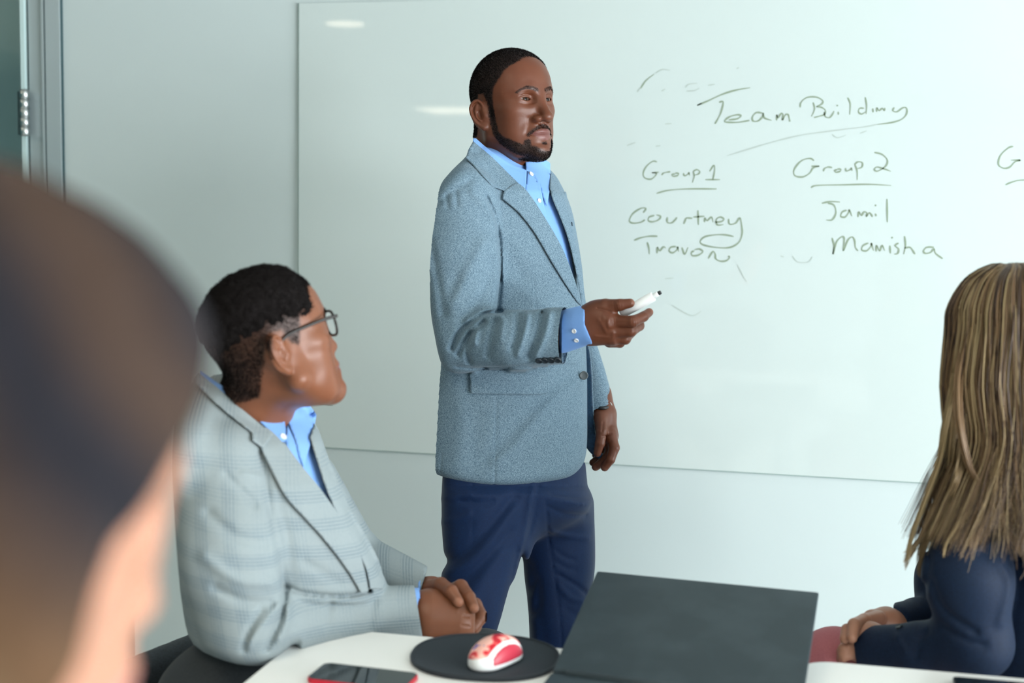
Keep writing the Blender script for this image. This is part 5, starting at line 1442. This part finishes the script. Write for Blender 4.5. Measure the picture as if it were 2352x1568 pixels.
def jacket3(A):
    x, y, dd = proj(A)
    d = loft(A, ORG3, RB3, SEC3)
    for sx in (1, -1): d = smin(d, cap(A, ORG3 + RB3 @ np.array([sx * .05, -.02, z3(1040)]), ORG3 + RB3 @ np.array([sx * .135, 0, z3(1130)]), .050, .060), .04)
    a = smin(chain(A, A3, [.058, .062, .055], .03), chain(A, F3, [.050, .042, .038], .01), .025)
    a = np.maximum(a, (1962 - x + (y - 1490) * .15) / SW_)
    b = smin(chain(A, A3b, [.06, .055, .048], .03), chain(A, F3b, [.045, .040, .036], .01), .02)
    b = np.maximum(b, (2052 - x) / SW_)
    d = smin(smin(d, b, .008), a, .008)
    return d + folds(A, FOLD4, SW_) * sstep(.06, -.02, dd - 2.2)
M['navy_blazer'] = fabric_mat('navy blazer cloth', (0.005, 0.018, 0.050), (0.002, 0.008, 0.024), 900, rough=.7, bump=.2, sheen=.05)
lo, hi = bounds([P(1950, 960, 1.9), P(2620, 1640, 2.5), P(1950, 1640, 1.9), P(2620, 960, 2.5), P(1950, 960, 2.5), P(2620, 1640, 1.9)], .01)
j3, jv3, jq3 = garment('blazer', jacket3, lo, hi, .005, M['navy_blazer'], wom)
jt3 = tree_of(jv3, jq3)
for bx, by in ((2066, 1440),): disc('sleeve_button', bx, by, jt3, .006, .003, M['button_dark'], j3)
def hand3(A):
    # right-over-left clasp: near fist below, far hand over the top
    d = chain(A, [P(2010, 1488, 2.19), P(1975, 1482, 2.20)], [.026, .026])
    d = smin(d, chain(A, [P(1985, 1468, 2.20), P(1968, 1475, 2.21)], [.024, .024]), .02)
    d = smin(d, ell(A, P(1998, 1462, 2.205), (.030, .026, .024)), .02)
    for i, (yy, dz) in enumerate(((1490, -.01), (1505, -.012))):
        d = smin(d, chain(A, [P(1960, yy - 5, 2.20 + dz), P(1938, yy, 2.20 + dz), P(1934, yy + 6, 2.215), P(1948, yy + 12, 2.23)], [.0105, .0092, .0085, .008], .003), .004)
    return d
def hand3b(A):
    d = chain(A, [P(2070, 1436, 2.30), P(2035, 1432, 2.285)], [.023, .026])
    d = smin(d, chain(A, [P(2035, 1430, 2.28), P(2005, 1424, 2.265)], [.026, .019]), .015)
    d = smin(d, chain(A, [P(2018, 1418, 2.25), P(1985, 1424, 2.215), P(1962, 1434, 2.185), P(1957, 1464, 2.165)], [.0125, .0112, .0105, .0088], .003), .006)
    d = smin(d, chain(A, [P(2000, 1432, 2.25), P(1970, 1440, 2.22), P(1946, 1446, 2.195), P(1940, 1466, 2.18)], [.0120, .0108, .0100, .0085], .003), .004)
    return d
lo, hi = bounds([P(1920, 1390, 2.12), P(2090, 1540, 2.34)], .012)
h3a = sdf_arrays(hand3, lo, hi, .0020); h3b = sdf_arrays(hand3b, lo, hi, .0020)
TH3 = [P(2340, 1640, 2.2), P(1920, 1535, 2.28), P(1900, 2250, 2.3)]
TH3b = [P(2340, 1620, 2.35), P(1930, 1530, 2.44), P(1925, 2160, 2.46)]
def core3(A):
    x, y, dd = proj(A)
    d = loft(A, ORG3, RB3, SEC3) + .02; d = np.minimum(d, chain(A, A3, [.042, .042, .038])); d = np.minimum(d, chain(A, F3, [.034, .03, .026])); d = np.minimum(d, chain(A, A3b, [.04, .04, .034])); d = np.minimum(d, chain(A, F3b, [.03, .028, .024]))
    for L_ in (TH3, TH3b): d = smin(d, chain(A, L_, [.06, .05, .035]), .03)
    return np.minimum(d, chain(A, NK3, [.04, .045, .055]))
lo, hi = bounds([P(1800, 960, 1.9), P(2620, 2300, 2.6), P(1800, 2300, 1.9), P(2620, 960, 2.6)], .02); lo[2] = .01
co = sdf_arrays(core3, lo, hi, .015)
body_object(wom, [hv3, (h3a[0], h3a[1], zc_(h3a[0])), (h3b[0], h3b[1], zc_(h3b[0])), (co[0], co[1], zc_(co[0]))], M['skin_fair'])
M['pink'] = fabric_mat('dusty pink trousers', (0.46, 0.155, 0.17), (0.36, 0.11, 0.125), 900, rough=.75, contrast=(.3, .7), bump=.2)
def trousers3(A):
    d = ell(A, P(2340, 1620, 2.27), (.19, .18, .13))
    for L_ in (TH3, TH3b): d = smin(d, chain(A, L_, [.085, .068, .055], .02), .03)
    d = d + folds(A, [([(1870, 1500), (1885, 1530)], .003, 4), ([(1890, 1495), (1905, 1528)], -.003, 4), ([(1915, 1495), (1930, 1525)], .003, 5)], SW_)
    return np.maximum(d, .02 - A[:, 2])
garment('trousers', trousers3, lo, hi, .008, M['pink'], wom)
for b0 in (P(1900, 2250, 2.3), P(1925, 2160, 2.46)):
    b0 = b0.copy(); b0[2] = .04; fd = RB3[:, 1] * [1, 1, 0]
    f_ = lambda A, b0=b0, fd=fd: np.maximum(cap(A, b0 - fd * .03, b0 + fd * .15 - [0, 0, .012], .036, .028), .003 - A[:, 2])
    garment('shoe', f_, np.array([b0[0] - .25, b0[1] - .25, 0]), np.array([b0[0] + .25, b0[1] + .25, .12]), .008, M['black_plastic'], wom)
rg_ = [P(1946 + 5 * math.cos(a), 1497 + 9 * math.sin(a), 2.195 + .011 * math.cos(a)) for a in np.linspace(0, 2 * math.pi, 22)]
v, f = tube_arrays(rg_, .0014, 8)
world_obj('ring', v, f, mat('gold', (0.8, 0.55, 0.2), .25, metal=1.0), None, label='small gold ring on the navy-blazered woman\'s lower hand', cat='ring')
# long straight hair: scalp roots -> over the head -> down the back
rng = np.random.default_rng(5)
def long_hair(head, n, seed, endf, cols, part=(0, .02, .12), rad=.0011, K=26, puff=.012):
    rng = np.random.default_rng(seed)
    out = np.zeros((n, K, 3)); rr = np.zeros((n, K)); cc = np.zeros((n, 3))
    clump_n = n // 14
    cth = rng.uniform(-math.pi, math.pi, clump_n); cu = rng.random(clump_n); crand = rng.random(clump_n); ccol = rng.integers(0, len(cols), clump_n)
    for i in range(n):
        c = rng.integers(0, clump_n) 
        th = cth[c] + rng.normal(0, .03); u = np.clip(cu[c] + rng.normal(0, .03), 0, 1)
        out[i], rr[i] = endf(th, u, crand[c], rng, K)
        b = cols[ccol[c]]; k = rng.uniform(.8, 1.2); cc[i] = np.array(b) * k
    return out, rr, cc
def w_end(th, u, cr, rng, K):
    """th: direction round the head (0 = face), u: lift"""
    # path in photo terms: start at the parting, leave the skull, fall to the tip
    side = -1
    t = np.linspace(0, 1, K)
    # azimuth around head in camera frame: a=0 toward image left, pi/2 toward the camera, pi toward right
    a = (u * 1.25 - .05) * math.pi
    R0 = .098 + .012 * cr
    top = P(2322, 610, DW + .005)
    hc = P(2340, 742, DW)
    lx = -math.cos(a); lz = -math.sin(a)                      # right, away
    def at(px, py, w): return P(px, py, DW + w)
    # skull arc then drop
    pts = [np.array(top) + RIGHT * (.012 * lx) - UPV * .000]
    for ang in (25, 50, 75, 95):
        r_ = R0 * math.sin(math.radians(ang)) ; h = .098 * math.cos(math.radians(ang))
        pts.append(hc + RIGHT * (lx * r_) - BACK * (lz * r_) * 1.05 + UPV * (h + .0))
    # length: px of tip
    tipy = (1290 - 70 * cr) if a < .85 else ((1170 + 80 * cr) if a < 1.65 else 1225 + 90 * cr)
    fan = (1.0 + .35 * cr) 
    L1 = (980 - 742) / SW_
    wob = .006 * math.sin(cr * 40)
    shl = -.075 * math.cos(a) 
    pts.append(hc + RIGHT * (lx * (R0 + .006) + wob) - BACK * (lz * R0 * 1.05) - UPV * .10)
    dx = (.004 if a < 1.1 else .01 * math.sin(cr * 90))
    pts.append(hc + RIGHT * (lx * (R0 + .004) + dx * .8) - BACK * (lz * R0 * 1.12) - UPV * .19)
    dx2 = (-.010 - .012 * cr if a < 1.0 else (.02 * math.sin(cr * 90)))
    pts.append(hc + RIGHT * (lx * (R0 + .004) + dx2) - BACK * (lz * (R0 + .03)) - UPV * (max(tipy - 120, 1045) - 742) / SW_)
    pts.append(hc + RIGHT * (lx * (R0 - .004) + dx2 * 1.6 - (.014 + .020 * cr if a < 1.0 else -.03 * math.sin(cr * 70))) - BACK * (lz * (R0 + .045)) - UPV * ((tipy - 742) / SW_))
    sp = np.array(spline(pts, 8)); idx = np.linspace(0, len(sp) - 1, K).astype(int); sp = sp[idx]
    j = rng.normal(0, 1, 3) * .0032; j2 = rng.normal(0, 1, 3) * .0075
    sp = sp + j * np.minimum(t * 4, 1)[:, None] + j2 * (t ** 2)[:, None]
    r = .00125 * (1 - .85 * t ** 2.2)
    return sp, r
cols3 = [(0.055, 0.030, 0.018), (0.10, 0.056, 0.030), (0.16, 0.095, 0.048), (0.30, 0.20, 0.095), (0.42, 0.31, 0.16), (0.20, 0.115, 0.05), (0.07, 0.04, 0.026), (0.24, 0.15, 0.075)]
a_, r_, c_ = long_hair(H3, 5200, 7, w_end, cols3)
V, F, C = strand_tubes(a_, r_, c_)
hair_object('hair', V, F, C, wom, M['hair_long'])
def hairbase3(A):
    q = H3.loc(A); b = H3.base(q) * H3.s - .003
    d = smin(b, chain(A, [P(2345, 740, DW), P(2345, 900, DW - .005), P(2340, 1080, DW - .02)], [.085, .080, .05], .02), .04)
    return np.maximum(d, q[:, 1] * H3.s - .055 - 1.2 * np.maximum(q[:, 2] - .04, 0))
lo, hi = bounds([P(2180, 600, 1.98), P(2520, 1150, 2.25)], .03)
v, q = sdf_arrays(hairbase3, lo, hi, .005)
hair_object('hair_underlayer', v, q, np.tile([(0.05, 0.028, 0.017)], (len(v), 1)), wom, M['hair_long'])
# locks that lie over the shoulder
locks = [([(2215, 780), (2200, 880), (2205, 980), (2230, 1080), (2280, 1150), (2310, 1210), (2345, 1262)], 1.0, (0.22, 0.13, 0.06)), ([(2280, 900), (2285, 1040), (2290, 1110), (2260, 1150), (2215, 1190), (2180, 1235), (2168, 1262)], .7, (0.40, 0.29, 0.15)),
         ([(2250, 900), (2260, 1000), (2300, 1110), (2335, 1190), (2372, 1260)], 1.0, (0.16, 0.09, 0.045)), ([(2200, 840), (2186, 1000), (2176, 1080), (2140, 1180), (2110, 1240), (2078, 1290)], 1.2, (0.33, 0.23, 0.12)),
         ([(2200, 840), (2172, 970), (2156, 1060), (2120, 1160), (2095, 1230), (2082, 1280)], .8, (0.36, 0.26, 0.13)), ([(2230, 880), (2208, 1030), (2190, 1110), (2150, 1190), (2120, 1260), (2112, 1306)], 1.2, (0.24, 0.16, 0.08)), ([(2320, 800), (2330, 960), (2345, 1080), (2380, 1200)], 1.0, (0.26, 0.17, 0.09))]
ps, rs_, cs = [], [], []
for pts, wd, col in locks:
    for i in range(46):
        off = rng.normal(0, 1, 2) * [7 * wd, 3]; dw = rng.normal(0, .006)
        pp = [(x + off[0] * (1 - .75 * k / (len(pts) - 1)) + rng.normal(0, .8), y + off[1] + rng.normal(0, 2) * (k == len(pts) - 1) * 5) for k, (x, y) in enumerate(pts)]
        K = 22
        w3 = []
        for k, (x, y) in enumerate(pp):
            t_ = P(x, y, 1.0) - CL; dv_ = V3(t_); L = dv_.length
            hit = jt3.ray_cast(V3(CL), dv_.normalized()); dep = (hit[3] / L - .008) if hit[0] else DW - .04
            w3.append(P(x, y, min(dep, (DW - .04 - .05 * min(1, k / 2)) if x > 2190 else DW - .02) + dw))
        sp = np.array(spline(w3, 6)); idx = np.linspace(0, len(sp) - 1, K).astype(int)
        ps.append(sp[idx]); rs_.append(.0011 * np.minimum(np.linspace(0, 1, K) * 6, 1) * (1 - .7 * np.linspace(0, 1, K) ** 2)); cs.append(np.array(col) * rng.uniform(.75, 1.25))
V, F, C = strand_tubes(np.array(ps), np.array(rs_), np.array(cs))
hair_object('hair_locks', V, F, C, wom, M['hair_long'])

# ------------------------------------------------------------------ woman close to the camera, far out of focus
DF = 0.53
fwm = empty('person', (P(-60, 1300, .66)[0], P(-60, 1300, .66)[1], 0), 'blurred woman with dark brown hair closest to the camera at left', 'person')
H4 = Head(P(-190, 1120, DF), *head_axes(113, -14, 6), 1.0, wide=1.02, jaw=1.08, eary=.004, nl=-.012, nose=.9)
NK4 = [P(-60, 1500, DF + .03), P(-160, 2000, DF + .05), P(-200, 2500, DF + .08)]
neck4 = lambda A: chain(A, NK4, [.048, .052, .065], .02)
hv4 = build_head(H4, fwm, M['skin_fair'], lambda q: 0 * q[:, 0], None, 0, 0, .0035, 41, neck4, brows=False)
def body4(A):
    c0 = P(-200, 2500, DF + .1)
    d = smin(ell(A, c0 - [0, 0, .16], (.20, .14, .22)), cap(A, c0 + RIGHT * .12 - [0, 0, .02], c0 + RIGHT * .16 - [0, 0, .28], .05, .045), .04)
    return smin(d, cap(A, c0 - [0, 0, .3], c0 - [0, 0, .55], .14, .16), .05)
c0 = P(-200, 2500, DF + .1)
b4 = sdf_arrays(lambda A: body4(A) + .012, c0 - [.35, .3, .75], c0 + [.35, .3, .12], .014)
body_object(fwm, [hv4, (b4[0], b4[1], zc_(b4[0]))], M['skin_fair'])
garment('blouse', lambda A: np.maximum(body4(A), -(A[:, 2] - c0[2] + .70)), c0 - [.36, .3, .76], c0 + [.36, .3, .13], .010, fabric_mat('dark blouse', (.03, .035, .05), (.02, .022, .03), 500), fwm)
def hair4(A):
    q = H4.loc(A)
    b = H4.base(q) - .016
    # free the face and the lower ear; keep the hair drawn back over the ear
    x, y, z = np.abs(q[:, 0]), q[:, 1], q[:, 2]
    keep = poly2(y, z, [(.105, .085), (.098, .062), (.088, .030), (.062, -.010), (.040, -.030), (.014, -.006), (-.012, -.012), (-.040, -.075), (-.2, -.1), (-.2, .3), (.2, .3), (.12, .12)])
    d = smax(b, keep * .9, .02)
    bun = ell(q, (0, -.125, -.01), (.050, .045, .055))
    d = smin(d, bun, .03)
    pony = chain(A, [P(-20, 1300, DF - .06), P(-10, 1480, DF - .055), P(-60, 1750, DF - .04)], [.022, .026, .022], .01) / H4.s
    return smin(d, pony, .03) * H4.s + noise(A, 60, 2) * .0016
c = H4.pos; v, q = sdf_arrays(hair4, c - .21, c + .21, .004)
L4 = H4.loc(v)
fl = L4[:, 1] * .9 + (L4[:, 2]) * .75
band = np.sin(fl * 62 + 0.7 + noise(v, 14, 3) * 1.5) * .5 + .5
b3 = np.sin(fl * 31 + 2.0 + noise(v, 9, 4)) * .5 + .5
dk = np.array([0.012, 0.012, 0.016]); br = np.array([0.10, 0.055, 0.028]); gd = np.array([0.24, 0.15, 0.075])
low = sstep(.05, -.06, L4[:, 2])[:, None]
mixc = dk + (br - dk) * (band[:, None] * (.35 + .65 * low)) + (gd - br) * (sstep(.5, .95, b3)[:, None] * low * .9)
hb_ = rgb_hair('drawn back hair', .85); hb_.node_tree.nodes['Principled BSDF'].inputs['Specular IOR Level'].default_value = .12
hair_object('hair', v, q, np.clip(mixc, .004, 1), fwm, hb_)

# ------------------------------------------------------------------ chairs
M['chair_cloth'] = fabric_mat('slate chair cloth', (0.055, 0.070, 0.085), (0.035, 0.045, 0.055), 500, rough=.8)
M['chair_blue'] = fabric_mat('grey blue chair cloth', (0.10, 0.17, 0.22), (0.07, 0.12, 0.16), 500, rough=.8)
def chair(loc, rz, label, material, armz=.69, backh=.95):
    t_ = empty('office_chair', (loc[0], loc[1], 0), label, 'chair', None, rz)
    Mx = Matrix.Translation((loc[0], loc[1], 0)) @ Matrix.Rotation(rz, 4, 'Z')
    w = lambda p: np.array(Mx @ Vector(p))
    Rz = np.array(Mx.to_3x3()); o = np.array([loc[0], loc[1], 0])
    def rb(c_, h_, r_):
        def f(A):
            q = np.abs((A - o) @ Rz - np.array(c_)) - (np.array(h_) - r_)
            return np.linalg.norm(np.maximum(q, 0), axis=1) + np.minimum(q.max(1), 0) - r_
        return f
    pad = .36
    v, q = sdf_arrays(rb((0, 0, .445), (.24, .235, .038), .035), o + [-pad, -pad, .38], o + [pad, pad, .52], .011); world_obj('seat', v, q, material, t_)
    v, q = sdf_arrays(rb((0, -.25, .5 + (backh - .5) / 2 + .04), (.22, .030, (backh - .5) / 2), .028), o + [-pad, -pad, .44], o + [pad, pad, backh + .1], .011); world_obj('backrest', v, q, material, t_)
    v, f = tube_arrays([w((0, 0, .41)), w((0, 0, .12))], .028, 14); world_obj('gas_lift', v, f, M['black_plastic'], t_)
    v, f = tube_arrays([w((0, -.10, .40)), w((0, -.24, .42)), w((0, -.285, .55)), w((0, -.285, .70))], .018, 10); world_obj('back_bracket', v, f, M['leg_grey'], t_)
    for k in range(5):
        a = 2 * math.pi * k / 5
        v, f = tube_arrays([w((0, 0, .13)), w((.15 * math.cos(a), .15 * math.sin(a), .11)), w((.29 * math.cos(a), .29 * math.sin(a), .075))], [.026, .02, .015], 10); lg = world_obj('leg', v, f, M['leg_grey'], t_)
        v, f = tube_arrays([w((.29 * math.cos(a) - .012, .29 * math.sin(a), .028)), w((.29 * math.cos(a) + .012, .29 * math.sin(a), .028))], .027, 14); world_obj('caster', v, f, M['black_plastic'], lg)
    for sx in (-1, 1):
        v, f = tube_arrays([w((sx * .20, -.05, .42)), w((sx * .285, -.05, .45)), w((sx * .285, -.05, armz - .03))], .014, 10); ar = world_obj('armrest', v, f, M['leg_grey'], t_)
        v, q = sdf_arrays(rb((sx * .285, -.01, armz - .012), (.038, .13, .014), .013), o + Rz @ np.array([sx * .285, -.01, armz - .012]) - .19, o + Rz @ np.array([sx * .285, -.01, armz - .012]) + .19, .007); world_obj('pad', v, q, M['chair_cloth'], ar)
    return t_
f2 = RB2[:, 1]; a2 = math.atan2(f2[1], f2[0]) - math.pi / 2
c2 = P(610, 1600, 2.14)
chair((c2[0] - .02, c2[1] + .0), a2, 'slate grey office chair under the seated man in the checked blazer', M['chair_cloth'], armz=.70, backh=.60)
f3 = RB3[:, 1]; a3 = math.atan2(f3[1], f3[0]) - math.pi / 2
c3 = P(2340, 1600, 2.24)
chair((c3[0], c3[1]), a3, 'grey-blue office chair under the woman in the navy blazer', M['chair_blue'], armz=.60, backh=.80)
c4 = P(-200, 2500, DF + .12)
chair((c4[0], c4[1]), 0.0, 'slate grey office chair of the blurred woman closest to the camera', M['chair_cloth'], armz=.66, backh=.9)
